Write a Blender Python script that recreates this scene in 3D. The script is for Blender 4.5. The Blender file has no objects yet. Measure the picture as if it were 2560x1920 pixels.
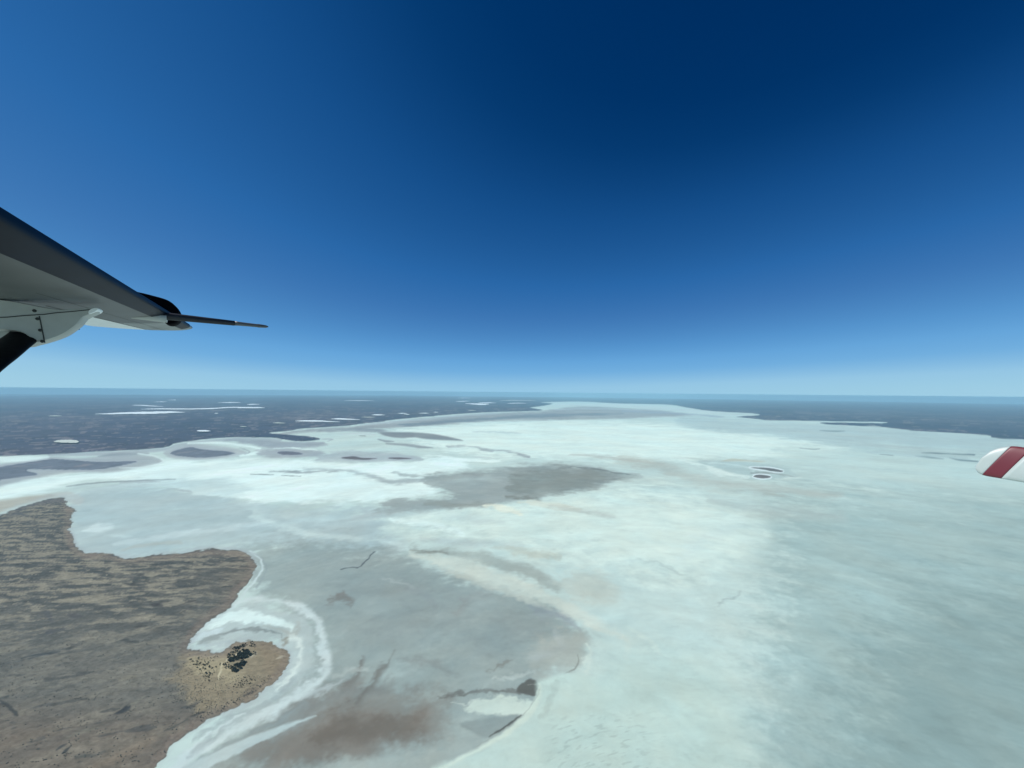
import bpy, math, random
import numpy as np
from mathutils import Vector, Matrix
S = bpy.context.scene
COL = S.collection
PI = math.pi

# ------------------------------------------------------------ camera
H = 1000.0                       # height of the eye above the lake, metres
RE = 1.6e7                       # radius of the gently curved lake sheet (refraction lifts the far rim)
FOC = 1000.0                     # focal length in pixels of the 2560 wide photo
cam = bpy.data.objects.new('camera', bpy.data.cameras.new('camera'))
COL.objects.link(cam)
S.camera = cam
fw = Vector((0, 1, math.tan(math.radians(1.17)))).normalized()
up0 = Vector((-0.0094, 0, 1))
rt = fw.cross(up0).normalized()
upv = rt.cross(fw).normalized()
mw = Matrix((rt, upv, -fw)).transposed().to_4x4()
mw.translation = (0, 0, H)
cam.matrix_world = mw
cam.data.sensor_width = 36.0
cam.data.lens = 36.0 * FOC / 2560.0
cam.data.clip_start = 0.05
cam.data.clip_end = 400000

# ------------------------------------------------------------ light
SUN_EL, SUN_AZ = 48.0, -95.0      # azimuth measured from +Y (view direction), negative = left
w = bpy.data.worlds.new("World"); S.world = w; w.use_nodes = True
nt = w.node_tree
sky = nt.nodes.new('ShaderNodeTexSky'); sky.sky_type = 'NISHITA'; sky.sun_disc = False
sky.sun_elevation = math.radians(SUN_EL); sky.sun_rotation = math.radians(SUN_AZ)
sky.altitude = 1000.0; sky.air_density = 1.0; sky.dust_density = 0.3; sky.ozone_density = 3.0
sep = nt.nodes.new('ShaderNodeSeparateColor'); nt.links.new(sky.outputs[0], sep.inputs[0])
# the clear desert sky of the photograph: its deep blue against the luminance of the sky texture
ml = nt.nodes.new('ShaderNodeMath'); ml.operation = 'MULTIPLY'; ml.inputs[1].default_value = 0.05
nt.links.new(sep.outputs[0], ml.inputs[0])
rmp = nt.nodes.new('ShaderNodeValToRGB'); cr = rmp.color_ramp; cr.interpolation = 'LINEAR'
stops = [(0.020, (.0, .014, .07)), (0.035, (.0, .028, .122)), (0.041, (.0004, .035, .143)), (0.053, (.007, .075, .252)), (0.078, (.023, .137, .39)),
         (0.104, (.048, .185, .46)), (0.152, (.092, .295, .61)), (0.192, (.133, .376, .70)), (0.236, (.168, .425, .73)), (0.319, (.30, .565, .775)),
         (0.38, (.335, .60, .77)), (0.5, (.40, .65, .78))]
while len(cr.elements) < len(stops): cr.elements.new(0.5)
for el, (p, c) in zip(cr.elements, stops): el.position = p; el.color = (c[0], c[1], c[2], 1)
nt.links.new(ml.outputs[0], rmp.inputs[0])
vm = nt.nodes.new('ShaderNodeVectorMath'); vm.operation = 'SCALE'; vm.inputs['Scale'].default_value = 10.0
nt.links.new(rmp.outputs[0], vm.inputs[0]); nt.links.new(vm.outputs[0], nt.nodes['Background'].inputs[0])
nt.nodes['Background'].inputs[1].default_value = 0.1
sl = bpy.data.lights.new('sun', 'SUN'); sl.energy = 4.2; sl.angle = math.radians(0.5); sl.color = (1.0, 0.975, 0.94)
so = bpy.data.objects.new('sun', sl); COL.objects.link(so)
a, e = math.radians(SUN_AZ), math.radians(SUN_EL)
sd = Vector((math.sin(a) * math.cos(e), math.cos(a) * math.cos(e), math.sin(e)))
so.rotation_euler = sd.to_track_quat('Z', 'Y').to_euler()
S.view_settings.view_transform = 'Standard'; S.view_settings.look = 'None'
S.view_settings.exposure = 0.0; S.view_settings.gamma = 1.0
S.cycles.volume_bounces = 4
S.cycles.max_bounces = 6

# ------------------------------------------------------------ small helpers
def ray(px, py):
    return fw + rt * ((px - 1280) / FOC) - upv * ((py - 960) / FOC)
def ground_at(px, py):
    d = ray(px, py); hh = math.hypot(d.x, d.y); td = -d.z / hh
    q = td * td - 2 * H / RE
    r = RE * (td - math.sqrt(max(q, 0)))
    return Vector((d.x / hh * r, d.y / hh * r, -r * r / (2 * RE)))
def gz(x, y): return -(x * x + y * y) / (2 * RE)
def tag(o, label=None, cat=None, group=None, kind=None):
    if label: o['label'] = label
    if cat: o['category'] = cat
    if group: o['group'] = group
    if kind: o['kind'] = kind
    return o
def lin(c):
    return np.array([((v / 255) / 12.92 if v <= 10 else ((v / 255 + 0.055) / 1.055) ** 2.4) for v in c])
def mesh_obj(name, verts, faces, mat=None, parent=None, smooth=False):
    me = bpy.data.meshes.new(name); me.from_pydata([tuple(v) for v in verts], [], faces); me.update()
    o = bpy.data.objects.new(name, me); COL.objects.link(o)
    if mat: me.materials.append(mat)
    if parent:
        o.parent = parent
        if parent.type == 'EMPTY': o.matrix_parent_inverse = Matrix.Translation(-parent.location)
    if smooth:
        me.polygons.foreach_set('use_smooth', [True] * len(me.polygons))
    return o
def mat(name, col, rough=0.5, metal=0.0, spec=0.5, var=0.0, scale=5.0, bump=0.0):
    m = bpy.data.materials.new(name); m.use_nodes = True; n = m.node_tree
    b = n.nodes['Principled BSDF']
    b.inputs['Roughness'].default_value = rough; b.inputs['Metallic'].default_value = metal
    b.inputs['Specular IOR Level'].default_value = spec
    tc = n.nodes.new('ShaderNodeTexCoord')
    no = n.nodes.new('ShaderNodeTexNoise'); no.inputs['Scale'].default_value = scale; no.inputs['Detail'].default_value = 6
    mp = n.nodes.new('ShaderNodeMapping'); mp.inputs['Scale'].default_value = (1, 1, 1)
    n.links.new(tc.outputs['Object'], mp.inputs[0]); n.links.new(mp.outputs[0], no.inputs[0])
    mr = n.nodes.new('ShaderNodeMapRange'); mr.inputs[1].default_value = 0.3; mr.inputs[2].default_value = 0.7
    mr.inputs[3].default_value = 1 - var; mr.inputs[4].default_value = 1 + var
    n.links.new(no.outputs[0], mr.inputs[0])
    mx = n.nodes.new('ShaderNodeVectorMath'); mx.operation = 'SCALE'; mx.inputs[0].default_value = col[:3]
    n.links.new(mr.outputs[0], mx.inputs['Scale']); n.links.new(mx.outputs[0], b.inputs['Base Color'])
    if bump:
        bp = n.nodes.new('ShaderNodeBump'); bp.inputs['Strength'].default_value = bump; bp.inputs['Distance'].default_value = 0.01
        n.links.new(no.outputs[0], bp.inputs['Height']); n.links.new(bp.outputs[0], b.inputs['Normal'])
    return m

# ------------------------------------------------------------ noise (numpy)
def hsh(ix, iy, seed):
    h = (ix.astype(np.int64) * 374761393 + iy.astype(np.int64) * 668265263 + seed * 974634777) & 0xffffffff
    h = ((h ^ (h >> 13)) * 1274126177) & 0xffffffff
    return ((h ^ (h >> 16)) & 0xffff) / 65535.0 * 2 * PI
def perlin(x, y, seed=0):
    ix = np.floor(x); iy = np.floor(y); fx = x - ix; fy = y - iy
    u = fx * fx * fx * (fx * (fx * 6 - 15) + 10); v = fy * fy * fy * (fy * (fy * 6 - 15) + 10)
    def g(dx, dy):
        an = hsh(ix + dx, iy + dy, seed)
        return np.cos(an) * (fx - dx) + np.sin(an) * (fy - dy)
    a = g(0, 0); b = g(1, 0); c = g(0, 1); d = g(1, 1)
    return ((a + (b - a) * u) + ((c + (d - c) * u) - (a + (b - a) * u)) * v) * 1.5
def fbm(x, y, octv=5, seed=0, gain=0.5):
    s = 0; am = 1.0
    for k in range(octv):
        s = s + perlin(x * 2 ** k + 17.3 * k, y * 2 ** k - 9.1 * k, seed + k) * am; am *= gain
    return s
def sstep(a, b, x):
    t = np.clip((x - a) / (b - a), 0, 1); return t * t * (3 - 2 * t)

# ------------------------------------------------------------ ground sheet vertices
XF = np.arange(-1.47, 1.4701, 0.0021)
az_f = np.arctan(XF)
az_c = np.linspace(az_f[-1], 2 * PI + az_f[0], 62)[1:-1]
az = np.concatenate([az_f, az_c]); NF = len(az_f); NA = len(az)
t0 = math.sqrt(2 * H / RE)
td = np.concatenate([t0 + np.array([0.00001, .0003, .0007]), t0 + np.arange(0.0011, 0.03, 0.0006),
                     t0 + np.arange(0.03, 0.96, 0.0013), np.array([1.0, 1.1, 1.3, 1.7, 2.5, 5, 20])])
dr = RE * (td - np.sqrt(td * td - 2 * H / RE))
dr = np.concatenate([[188000.0, 183000.0], dr])[::-1]     # near to far
NR = len(dr)
D, A = np.meshgrid(dr, az, indexing='ij')
GX = (D * np.sin(A)).ravel(); GY = (D * np.cos(A)).ravel()
GZ0 = -(GX ** 2 + GY ** 2) / (2 * RE)
LD = np.log(D.ravel()); AZ = A.ravel(); DD = D.ravel()
# photo coordinates of every vertex, used only to place what was traced from the photograph
dz = GZ0 - H
den = GX * fw.x + GY * fw.y + dz * fw.z
ok = den > 5
dn = np.where(ok, den, 1)
PX = np.where(ok, 1280 + FOC * (GX * rt.x + GY * rt.y + dz * rt.z) / dn, -1e6)
PY = np.where(ok, 960 - FOC * (GX * upv.x + GY * upv.y + dz * upv.z) / dn, -1e6)

# swirl noise in (azimuth, log distance), a conformal map of the plane
U, V = AZ * 1.0, LD * 1.0
n_a = fbm(U * 6, V * 6, 6, 3); n_b = fbm(U * 6 + 40, V * 6, 6, 9)
n_c = fbm(U * 22, V * 22 + 5, 5, 21); n_d = fbm(U * 22 + 9, V * 22, 5, 33)
PYo = np.clip(PY - 975, 1, 2000) / 1000.0
n_e = fbm(U * 70, V * 70 + 5, 4, 41); n_f = fbm(U * 70 + 9, V * 70, 4, 43)
WX = PX + 15 * n_a + 7 * n_c + 4 * n_e
WY = PY + (15 * n_b + 9 * n_d + 6 * n_f) * np.clip(PYo * 1.1, 0.02, 0.7)
LX = PX + 2.5 * n_c + 2.0 * n_e
LY = PY + (2.5 * n_d + 2.0 * n_f) * np.clip(PYo * 1.1, 0.02, 0.7)

def smooth_pts(pts, closed, n=5):
    P = np.array(pts, float); out = []
    m = len(P)
    rng = range(m) if closed else range(m - 1)
    for i in rng:
        if closed: p0, p1, p2, p3 = P[(i - 1) % m], P[i], P[(i + 1) % m], P[(i + 2) % m]
        else: p0, p1, p2, p3 = P[max(i - 1, 0)], P[i], P[i + 1], P[min(i + 2, m - 1)]
        for k in range(n):
            t = k / n
            out.append(0.5 * ((2 * p1) + (-p0 + p2) * t + (2 * p0 - 5 * p1 + 4 * p2 - p3) * t * t + (-p0 + 3 * p1 - 3 * p2 + p3) * t ** 3))
    if not closed: out.append(P[-1])
    return np.array(out)
def sdf_poly(x, y, poly):
    """signed distance, positive inside"""
    d2 = np.full(x.shape, 1e18); ins = np.zeros(x.shape, bool)
    m = len(poly)
    for i in range(m):
        ax, ay = poly[i]; bx, by = poly[(i + 1) % m]
        ex, ey = bx - ax, by - ay; L = ex * ex + ey * ey + 1e-9
        t = np.clip(((x - ax) * ex + (y - ay) * ey) / L, 0, 1)
        q = (x - ax - t * ex) ** 2 + (y - ay - t * ey) ** 2
        d2 = np.minimum(d2, q)
        if ay != by:
            c = ((ay > y) != (by > y)) & (x < (bx - ax) * (y - ay) / (by - ay) + ax)
            ins ^= c
    d = np.sqrt(d2)
    return np.where(ins, d, -d)
def field_poly(pts, margin, X, Y, closed=True, sm=4, cap=None):
    P = smooth_pts(pts, True, sm) if sm > 1 else np.array(pts, float)
    m = (X > P[:, 0].min() - margin) & (X < P[:, 0].max() + margin) & (Y > P[:, 1].min() - margin) & (Y < P[:, 1].max() + margin)
    idx = np.nonzero(m)[0]
    return idx, sdf_poly(X[idx], Y[idx], P)
ALB = 1.0
C = np.zeros((len(GX), 3)); 
def blend(idx, mk, col):
    c = lin(col) * ALB
    C[idx] += (c - C[idx]) * mk[:, None]
n_s = fbm(U * 9 + V * 5 + 0.5 * n_a, V * 42 - U * 14 + 0.6 * n_b, 5, 61, 0.6)
n_g = fbm(U * 40, V * 110 - U * 30, 4, 63, 0.6)
NZ = 0.8 * n_c + 0.12 * n_s + 0.35 * n_e + 0.05 * n_g
OPN = np.clip(1 - 0.06 * np.abs(n_s) - 0.25 * np.clip(n_a + 0.5 * n_c, 0, 1) + 0.05, 0.55, 1)
def poly(pts, col, soft=10, op=1.0, warp=1.0, sm=4):
    X = WX if warp else LX; Y = WY if warp else LY
    sx = soft * 2.4
    idx, d = field_poly(pts, sx + 2, X, Y, sm=sm)
    # soft edge is foreshortened like everything lying on the ground
    if warp: d = d + NZ[idx] * soft * 0.9
    blend(idx, sstep(-soft, soft, d) * op * (OPN[idx] if warp else 1), col)
def stroke(pts, col, soft=3, op=1.0, warp=1.0, wd=None):
    """pts (x, y, halfwidth): vertical half width in photo pixels"""
    X = WX if warp else LX; Y = WY if warp else LY
    P = np.array([(p[0], p[1], p[2] if len(p) > 2 else wd) for p in pts], float)
    P = smooth_pts(P, False, 5)
    mg = P[:, 2].max() + soft * 2 + 2
    m = (X > P[:, 0].min() - mg) & (X < P[:, 0].max() + mg) & (Y > P[:, 1].min() - mg) & (Y < P[:, 1].max() + mg)
    idx = np.nonzero(m)[0]; x = X[idx]; y = Y[idx]
    best = np.full(x.shape, -1e9)
    for i in range(len(P) - 1):
        ax, ay, aw = P[i]; bx, by, bw = P[i + 1]
        ex, ey = bx - ax, by - ay; L = ex * ex + ey * ey + 1e-9
        t = np.clip(((x - ax) * ex + (y - ay) * ey) / L, 0, 1)
        q = np.sqrt((x - ax - t * ex) ** 2 + (y - ay - t * ey) ** 2)
        best = np.maximum(best, (aw + (bw - aw) * t) - q)
    if warp: best = best + NZ[idx] * soft * 0.8
    blend(idx, sstep(-soft, soft, best) * op * (OPN[idx] if warp else 1), col)

# ------------------------------------------------------------ shorelines (photo coordinates)
SHORE = [(-900, 1170), (-300, 1150), (0, 1141), (138, 1135), (260, 1129), (407, 1119), (435, 1109), (488, 1101), (549, 1095), (602, 1093),
         (651, 1094), (692, 1095), (716, 1100), (753, 1103), (785, 1101), (801, 1097), (773, 1091), (712, 1086), (671, 1082), (712, 1078), (761, 1071),
         (814, 1068), (871, 1064), (900, 1060), (961, 1053.5), (967, 1051.5), (1016, 1046), (1074, 1041), (1146, 1035), (1235, 1030), (1345, 1027),
         (1349, 1023), (1325, 1019), (1361, 1014), (1382, 1009), (1353, 1006), (1451, 1004), (1532, 1008), (1614, 1010), (1678, 1012), (1713, 1018),
         (1782, 1028), (1878, 1033), (1899, 1038), (1843, 1042), (1904, 1048.5), (1930, 1051), (2034, 1052), (2112, 1054), (2208, 1055), (2199, 1058),
         (2112, 1056.5), (2051, 1056.5), (2069, 1061), (2147, 1065), (2186, 1064), (2216, 1069), (2294, 1077), (2364, 1081), (2468, 1088), (2477, 1093),
         (2512, 1097), (2560, 1099), (2700, 1108), (3600, 1180), (3600, 940), (-900, 940)]
PENIN = [(-900, 1560), (-300, 1400), (-100, 1322), (0, 1287), (43, 1269), (87, 1256), (121, 1247), (139, 1245), (160, 1246), (165, 1256), (163, 1261), (187, 1273),
         (184, 1282), (176, 1298), (182, 1306), (172, 1324), (182, 1340), (184, 1351), (192, 1369), (206, 1377), (221, 1383), (260, 1381),
         (282, 1386), (308, 1394), (338, 1394), (390, 1386), (464, 1380), (527, 1373), (582, 1374), (616, 1382), (635, 1401), (639, 1418),
         (629, 1443), (607, 1473), (578, 1511), (548, 1536), (510, 1564), (494, 1583), (472, 1612), (468, 1625), (506, 1629), (553, 1629),
         (578, 1612), (599, 1602), (641, 1602), (679, 1606), (696, 1617), (717, 1627), (725, 1642), (717, 1667), (696, 1697), (658, 1726),
         (616, 1756), (582, 1773), (519, 1800), (477, 1832), (435, 1853), (422, 1878), (401, 1903), (380, 1930), (330, 2000), (200, 2200), (-900, 2600)]
ISLES = [
 ([(-300, 1210), (-100, 1183), (0, 1167), (58, 1158), (124, 1148), (145, 1148), (188, 1151), (246, 1154.5), (330, 1153), (340, 1155), (318, 1161), (275, 1169.5), (246, 1174),
   (174, 1174.5), (87, 1173), (68, 1177), (95, 1185), (72, 1190), (29, 1195.5), (0, 1200), (-100, 1215), (-300, 1240)], (104, 112, 120)),
 ([(428, 1132), (440, 1126), (474, 1117.5), (498, 1122), (529, 1125.5), (564, 1128), (586, 1133), (564, 1139), (521, 1143), (492, 1144), (451, 1140.5), (431, 1136)], (104, 111, 119)),
 ([(693, 1131.5), (706, 1128), (732, 1129), (757, 1134.5), (741, 1137), (704, 1137)], (104, 106, 114)),
 ([(852, 1144.7), (871, 1140.5), (889, 1141), (906, 1144.5), (942, 1146), (918, 1149.5), (886, 1149)], (102, 98, 98)),
 ([(971, 1145), (996, 1143.5), (1030, 1146.7), (987, 1148)], (104, 100, 100)),
 ([(1875, 1169), (1904, 1169), (1930, 1171), (1956, 1177), (1943, 1180), (1912, 1175)], (108, 112, 108)),
 ([(1882, 1191), (1895, 1187), (1921, 1188.5), (1926, 1193), (1904, 1196)], (108, 108, 104)),
]
W_ = (216, 238, 236); L_ = (196, 218, 215); G_ = (172, 193, 194); D_ = (150, 166, 167); M_ = (118, 124, 121); CR = (208, 220, 206)

# ------------------------------------------------------------ colour of the lake crust
C[:] = lin((192, 215, 212)) * ALB
poly([(1950, 1230), (2300, 1200), (2900, 1180), (2900, 2300), (1900, 2300), (1850, 1900), (1950, 1500), (1900, 1350)], (168, 194, 193), 110, sm=1)  # right side: dimming by the cabin window painted into the crust colour
poly([(2250, 1500), (2900, 1400), (2900, 2300), (2000, 2300), (2100, 1800)], (150, 176, 176), 160, sm=1)  # lower right: more of the window's darkening put into the colour
poly([(190, 1225), (420, 1212), (560, 1235), (760, 1275), (960, 1270), (1140, 1280), (1010, 1300), (960, 1330), (1000, 1370), (900, 1400), (640, 1370), (420, 1385), (300, 1400), (190, 1385), (175, 1290)], (176, 198, 201), 22)
poly([(620, 1380), (720, 1350), (860, 1365), (1010, 1378), (1100, 1415), (1300, 1465), (1430, 1550), (1450, 1640), (1360, 1700), (1345, 1760), (1250, 1850), (1100, 1960), (400, 2100), (500, 1880), (700, 1750), (760, 1640), (750, 1560), (640, 1480)], (159, 176, 175), 36)
poly([(740, 1380), (950, 1400), (1100, 1450), (1250, 1500), (1380, 1580), (1300, 1640), (1100, 1620), (900, 1600), (800, 1500)], (149, 165, 166), 60, .7)
poly([(-60, 1205), (150, 1188), (420, 1155), (640, 1145), (900, 1155), (1100, 1145), (1180, 1170), (1060, 1195), (1100, 1225), (960, 1250), (760, 1258), (560, 1243), (430, 1222), (250, 1200), (100, 1232), (-60, 1250)], W_, 9)
poly([(430, 1195), (560, 1200), (640, 1225), (560, 1240), (430, 1220), (300, 1210)], (188, 212, 214), 12, .8)
poly([(975, 1305), (1050, 1283), (1200, 1265), (1300, 1255), (1480, 1225), (1700, 1240), (1900, 1300), (1850, 1400), (1700, 1450), (1500, 1400), (1250, 1365), (1130, 1340)], (207, 228, 222), 45)
poly([(1000, 1075), (1200, 1058), (1450, 1048), (1800, 1072), (2050, 1095), (2100, 1135), (1600, 1150), (1200, 1138), (1050, 1108)], (212, 234, 229), 11)
poly([(1690, 1040), (1900, 1053), (2200, 1070), (2700, 1110), (2700, 1160), (2200, 1128), (1950, 1092), (1750, 1073)], (178, 201, 202), 7)
poly([(1950, 1120), (2300, 1125), (2700, 1160), (2700, 1230), (2200, 1200), (2000, 1160)], (190, 214, 211), 20, .8)
# grey wet strip along the far shore
poly([(640, 1090), (712, 1081), (761, 1074), (871, 1067), (961, 1058), (1074, 1045), (1235, 1033), (1349, 1028), (1450, 1016), (1600, 1022), (1720, 1036), (1600, 1044), (1400, 1050), (1250, 1053), (1080, 1062), (980, 1070), (860, 1074), (800, 1080)], (158, 168, 172), 3)
stroke([(1000, 1064, 2), (1100, 1056, 4), (1200, 1049, 4), (1330, 1040, 4), (1480, 1036, 3), (1560, 1034, 1)], (120, 136, 150), 3, .8)
stroke([(900, 1063, 1.5), (1000, 1053, 2), (1146, 1040, 2), (1240, 1034, 2)], (172, 186, 192), 2, .9, 0)
stroke([(1400, 1012, 2), (1550, 1014, 3), (1700, 1024, 4), (1800, 1034, 3), (1880, 1038, 1)], (196, 214, 214), 2.5, .8)
stroke([(1560, 1028, 2), (1680, 1033, 3), (1800, 1042, 2)], (150, 170, 186), 2.5, .6)
stroke([(1380, 1024, 1), (1500, 1022, 1.5), (1640, 1026, 1)], (186, 204, 210), 1.5, .6)
# spit and grey wash in front of the far islands
poly([(-60, 1226), (60, 1202), (170, 1182), (280, 1180), (360, 1166), (402, 1157), (404, 1150), (372, 1140), (300, 1136), (200, 1146), (120, 1143), (0, 1160), (-60, 1170)], (170, 183, 187), 5, 1, 0)
stroke([(-60, 1150, 5), (60, 1147, 7), (120, 1144, 3)], W_, 4, .9, 0)
stroke([(120, 1137, 3), (260, 1134, 4), (407, 1124, 4), (440, 1114, 3), (500, 1105, 3), (600, 1097, 3), (700, 1100, 3)], (168, 182, 189), 2.5, .9, 0)
stroke([(245, 1141, 1), (290, 1137, 4), (370, 1134, 2)], (145, 158, 167), 3, .8, 0)
stroke([(300, 1170, 1), (360, 1168, 1.5), (400, 1158, 2), (408, 1150, 2), (385, 1140, 1.6), (345, 1134, 1.2)], (206, 226, 226), 1.5, .9, 0)
poly([(410, 1132), (430, 1118), (470, 1110), (540, 1114), (600, 1124), (615, 1134), (560, 1146), (490, 1150), (430, 1145)], (176, 190, 193), 4, 1, 0)
stroke([(470, 1108, 1.5), (540, 1107, 3), (610, 1114, 2.5), (650, 1123, 3), (640, 1132, 4), (600, 1140, 2)], W_, 2.5, .9, 0)
stroke([(600, 1120, 1), (624, 1128, 1.5), (612, 1136, 1)], (150, 162, 170), 1.5, .7, 0)
poly([(560, 1100), (650, 1098), (720, 1106), (800, 1104), (810, 1114), (760, 1120), (680, 1121), (640, 1112)], (158, 170, 178), 4)
poly([(655, 1140), (660, 1126), (720, 1121), (790, 1130), (800, 1141), (720, 1144)], (168, 180, 186), 4)
stroke([(690, 1121, 1), (730, 1120, 2), (780, 1127, 2)], W_, 2, .8)
poly([(786, 1150), (830, 1133), (900, 1128), (1000, 1134), (1046, 1144), (1030, 1151), (950, 1154), (850, 1154)], (176, 192, 196), 4)
stroke([(812, 1078, 1.5), (886, 1075, 4), (940, 1076, 4), (985, 1083, 3), (1040, 1088, 4)], (138, 146, 156), 2.5, .9)
poly([(950, 1082), (1002, 1080), (1060, 1082.5), (1103, 1088), (1158, 1101), (1114, 1100.5), (1068, 1098), (1039, 1094), (1002, 1095), (973, 1092)], (136, 143, 148), 2.5, .95, 0)
stroke([(850, 1086, 1), (900, 1084, 2), (940, 1087, 1.5)], (190, 206, 208), 1.5, .8, 0)
stroke([(897, 1089.5, .8), (915, 1090, 1)], (125, 130, 135), 1, .9, 0)
stroke([(945, 1098, 1), (965, 1103, 2.5), (985, 1104, 1)], (145, 155, 162), 1.5, .9, 0)
stroke([(966, 1109, 1.5), (1010, 1112, 3), (1050, 1117, 3.5), (1080, 1119, 1)], (150, 160, 165), 2, .9, 0)
stroke([(1120, 1117, 1.5), (1165, 1116, 2), (1210, 1124, 2), (1260, 1128, 2), (1320, 1142, 4)], (158, 170, 175), 3, .85)
stroke([(805, 1098, 1), (830, 1098, 1.5), (820, 1103, 1.5)], (165, 178, 184), 1.5, .8, 0)
stroke([(1170, 1140, 1), (1200, 1144, 3), (1240, 1145, 1)], (190, 210, 210), 2, .8)
stroke([(1090, 1140, 2), (1150, 1150, 4), (1230, 1154, 4), (1260, 1150, 1)], W_, 2.5, .9)
stroke([(1435, 1136, 1), (1500, 1141, 3), (1580, 1152, 3), (1650, 1160, 1)], (182, 192, 188), 4, .9)
stroke([(1180, 1080, 1), (1240, 1081, 1.5), (1300, 1084, 1)], (188, 208, 208), 2, .8)
# streaks on the white band
stroke([(165, 1216, 1), (230, 1208, 1.6), (300, 1203.5, 1.6), (370, 1200.5, 1.4), (440, 1198, 1)], (128, 140, 146), 1.3, .7, 0)
stroke([(300, 1206, 2), (360, 1203, 3), (400, 1203, 1)], (160, 170, 175), 2, .6)
stroke([(625, 1186, .7), (655, 1186, 1.2), (684, 1187, .7)], (110, 122, 128), 1, .8, 0)
stroke([(703, 1188.5, .6), (735, 1190, .9), (754, 1190, .6)], (120, 130, 135), .9, .8, 0)
stroke([(670, 1181, 1.5), (720, 1179, 3), (780, 1177, 3), (840, 1178, 1.5)], (155, 168, 172), 2.5, .9)
stroke([(760, 1170, 2), (860, 1176, 3), (920, 1190, 5), (980, 1203, 6), (1060, 1200, 7), (1140, 1195, 6)], (172, 188, 191), 5, .9)
stroke([(985, 1180, 1), (1020, 1187, 4), (1070, 1192, 1)], (155, 168, 170), 4, .7)
stroke([(420, 1222, 1), (450, 1224, 2), (480, 1228, 1)], (165, 180, 184), 2, .7)
stroke([(230, 1226, 2), (330, 1214, 3), (430, 1215, 2)], (186, 206, 208), 3, .6)
poly([(-40, 1262), (40, 1245), (110, 1236), (180, 1232), (120, 1246), (40, 1266), (-40, 1292)], (176, 181, 172), 5, .95, 0)
poly([(130, 1236), (175, 1232), (210, 1245), (200, 1262), (170, 1256), (150, 1243)], (186, 200, 200), 5, .8, 0)
stroke([(225, 1324, 4), (250, 1318, 9), (285, 1312, 3)], (206, 226, 228), 6, .85)
stroke([(225, 1334, 1), (280, 1336, 4), (330, 1340, 1)], (192, 214, 216), 5, .6)
stroke([(280, 1366, 3), (350, 1352, 7), (450, 1336, 8), (560, 1318, 7), (680, 1302, 5)], (192, 213, 216), 7, .8)
stroke([(300, 1378, 3), (370, 1366, 6), (460, 1358, 4)], (180, 192, 188), 5, .8)
stroke([(600, 1262, 6), (720, 1290, 12), (840, 1300, 6)], (190, 212, 213), 12, .6)
stroke([(630, 1283, 6), (760, 1330, 9), (900, 1350, 7), (1010, 1364, 4)], (196, 218, 218), 8, .8)
stroke([(900, 1290, 8), (980, 1280, 6)], (176, 190, 192), 10, .6)
# dark wash in the middle
poly([(1060, 1190), (1250, 1172), (1340, 1158), (1480, 1166), (1560, 1182), (1605, 1190), (1530, 1205), (1480, 1222), (1400, 1236), (1350, 1243), (1280, 1250), (1230, 1262), (1140, 1272), (1050, 1280), (940, 1275), (980, 1250), (1120, 1240), (1080, 1215)], (160, 174, 174), 9)
poly([(1290, 1180), (1420, 1173), (1530, 1185), (1520, 1200), (1450, 1222), (1390, 1232), (1300, 1238), (1265, 1230), (1280, 1200)], (142, 152, 148), 14, .9)
stroke([(1260, 1240, 2), (1310, 1242, 4), (1350, 1242, 2)], (136, 144, 139), 3, .8)
stroke([(1060, 1255, 3), (1140, 1262, 8), (1220, 1258, 4)], (150, 160, 156), 6, .8)
stroke([(1390, 1165, 1), (1460, 1170, 1.6), (1520, 1176, 2), (1590, 1190, 1)], (128, 137, 136), 2, .8)
stroke([(1450, 1198, 1), (1500, 1206, 2), (1560, 1195, 1)], (135, 146, 145), 3, .6)
stroke([(1160, 1183, 1), (1190, 1186, 3), (1220, 1186, 1)], (150, 160, 160), 3, .8)
# the tongues of white below it
stroke([(1205, 1262, 3), (1250, 1268, 6), (1310, 1285, 3)], (218, 228, 214), 4, .9)
stroke([(1290, 1252, 3), (1360, 1258, 7), (1450, 1275, 5)], (208, 218, 206), 5, .9)
stroke([(1380, 1262, 2), (1480, 1282, 6), (1540, 1290, 2)], (184, 198, 194), 6, .7)
stroke([(985, 1302, 4), (1060, 1310, 8), (1160, 1330, 4)], W_, 7, .8)
stroke([(1050, 1345, 4), (1150, 1358, 10), (1300, 1368, 4)], (182, 200, 200), 10, .7)
stroke([(1110, 1298, 3), (1180, 1296, 8), (1260, 1302, 3)], (186, 205, 204), 9, .7)
stroke([(1230, 1369, 3), (1300, 1378, 8), (1400, 1392, 5)], (184, 196, 186), 6, .7)
# dark edge and cream ridge across the basin
stroke([(1020, 1368, 3), (1090, 1378, 8), (1200, 1398, 14), (1320, 1430, 16), (1400, 1475, 12)], (164, 178, 174), 9, .85)
stroke([(1020, 1372, 2), (1060, 1376, 4), (1120, 1386, 2)], (140, 145, 138), 4, .7)
poly([(1400, 1440), (1500, 1430), (1560, 1470), (1500, 1510), (1430, 1490)], (190, 202, 194), 18, .7)
stroke([(1015, 1378, 3), (1070, 1396, 10), (1130, 1410, 15), (1220, 1436, 17), (1300, 1470, 17), (1390, 1512, 15), (1480, 1552, 12), (1545, 1582, 6), (1570, 1600, 2)], (200, 214, 206), 9, .9)
stroke([(1090, 1418, 3), (1190, 1448, 9), (1290, 1490, 8), (1370, 1530, 4)], (192, 204, 196), 7, .7)
stroke([(1560, 1590, 3), (1580, 1612, 4), (1580, 1650, 3)], (206, 220, 212), 7, .6)
stroke([(950, 1440, 3), (1000, 1450, 3), (1040, 1470, 2)], (175, 190, 190), 4, .6)
stroke([(1020, 1470, 8), (1060, 1490, 12), (1090, 1520, 6)], (150, 164, 166), 10, .7)
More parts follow.
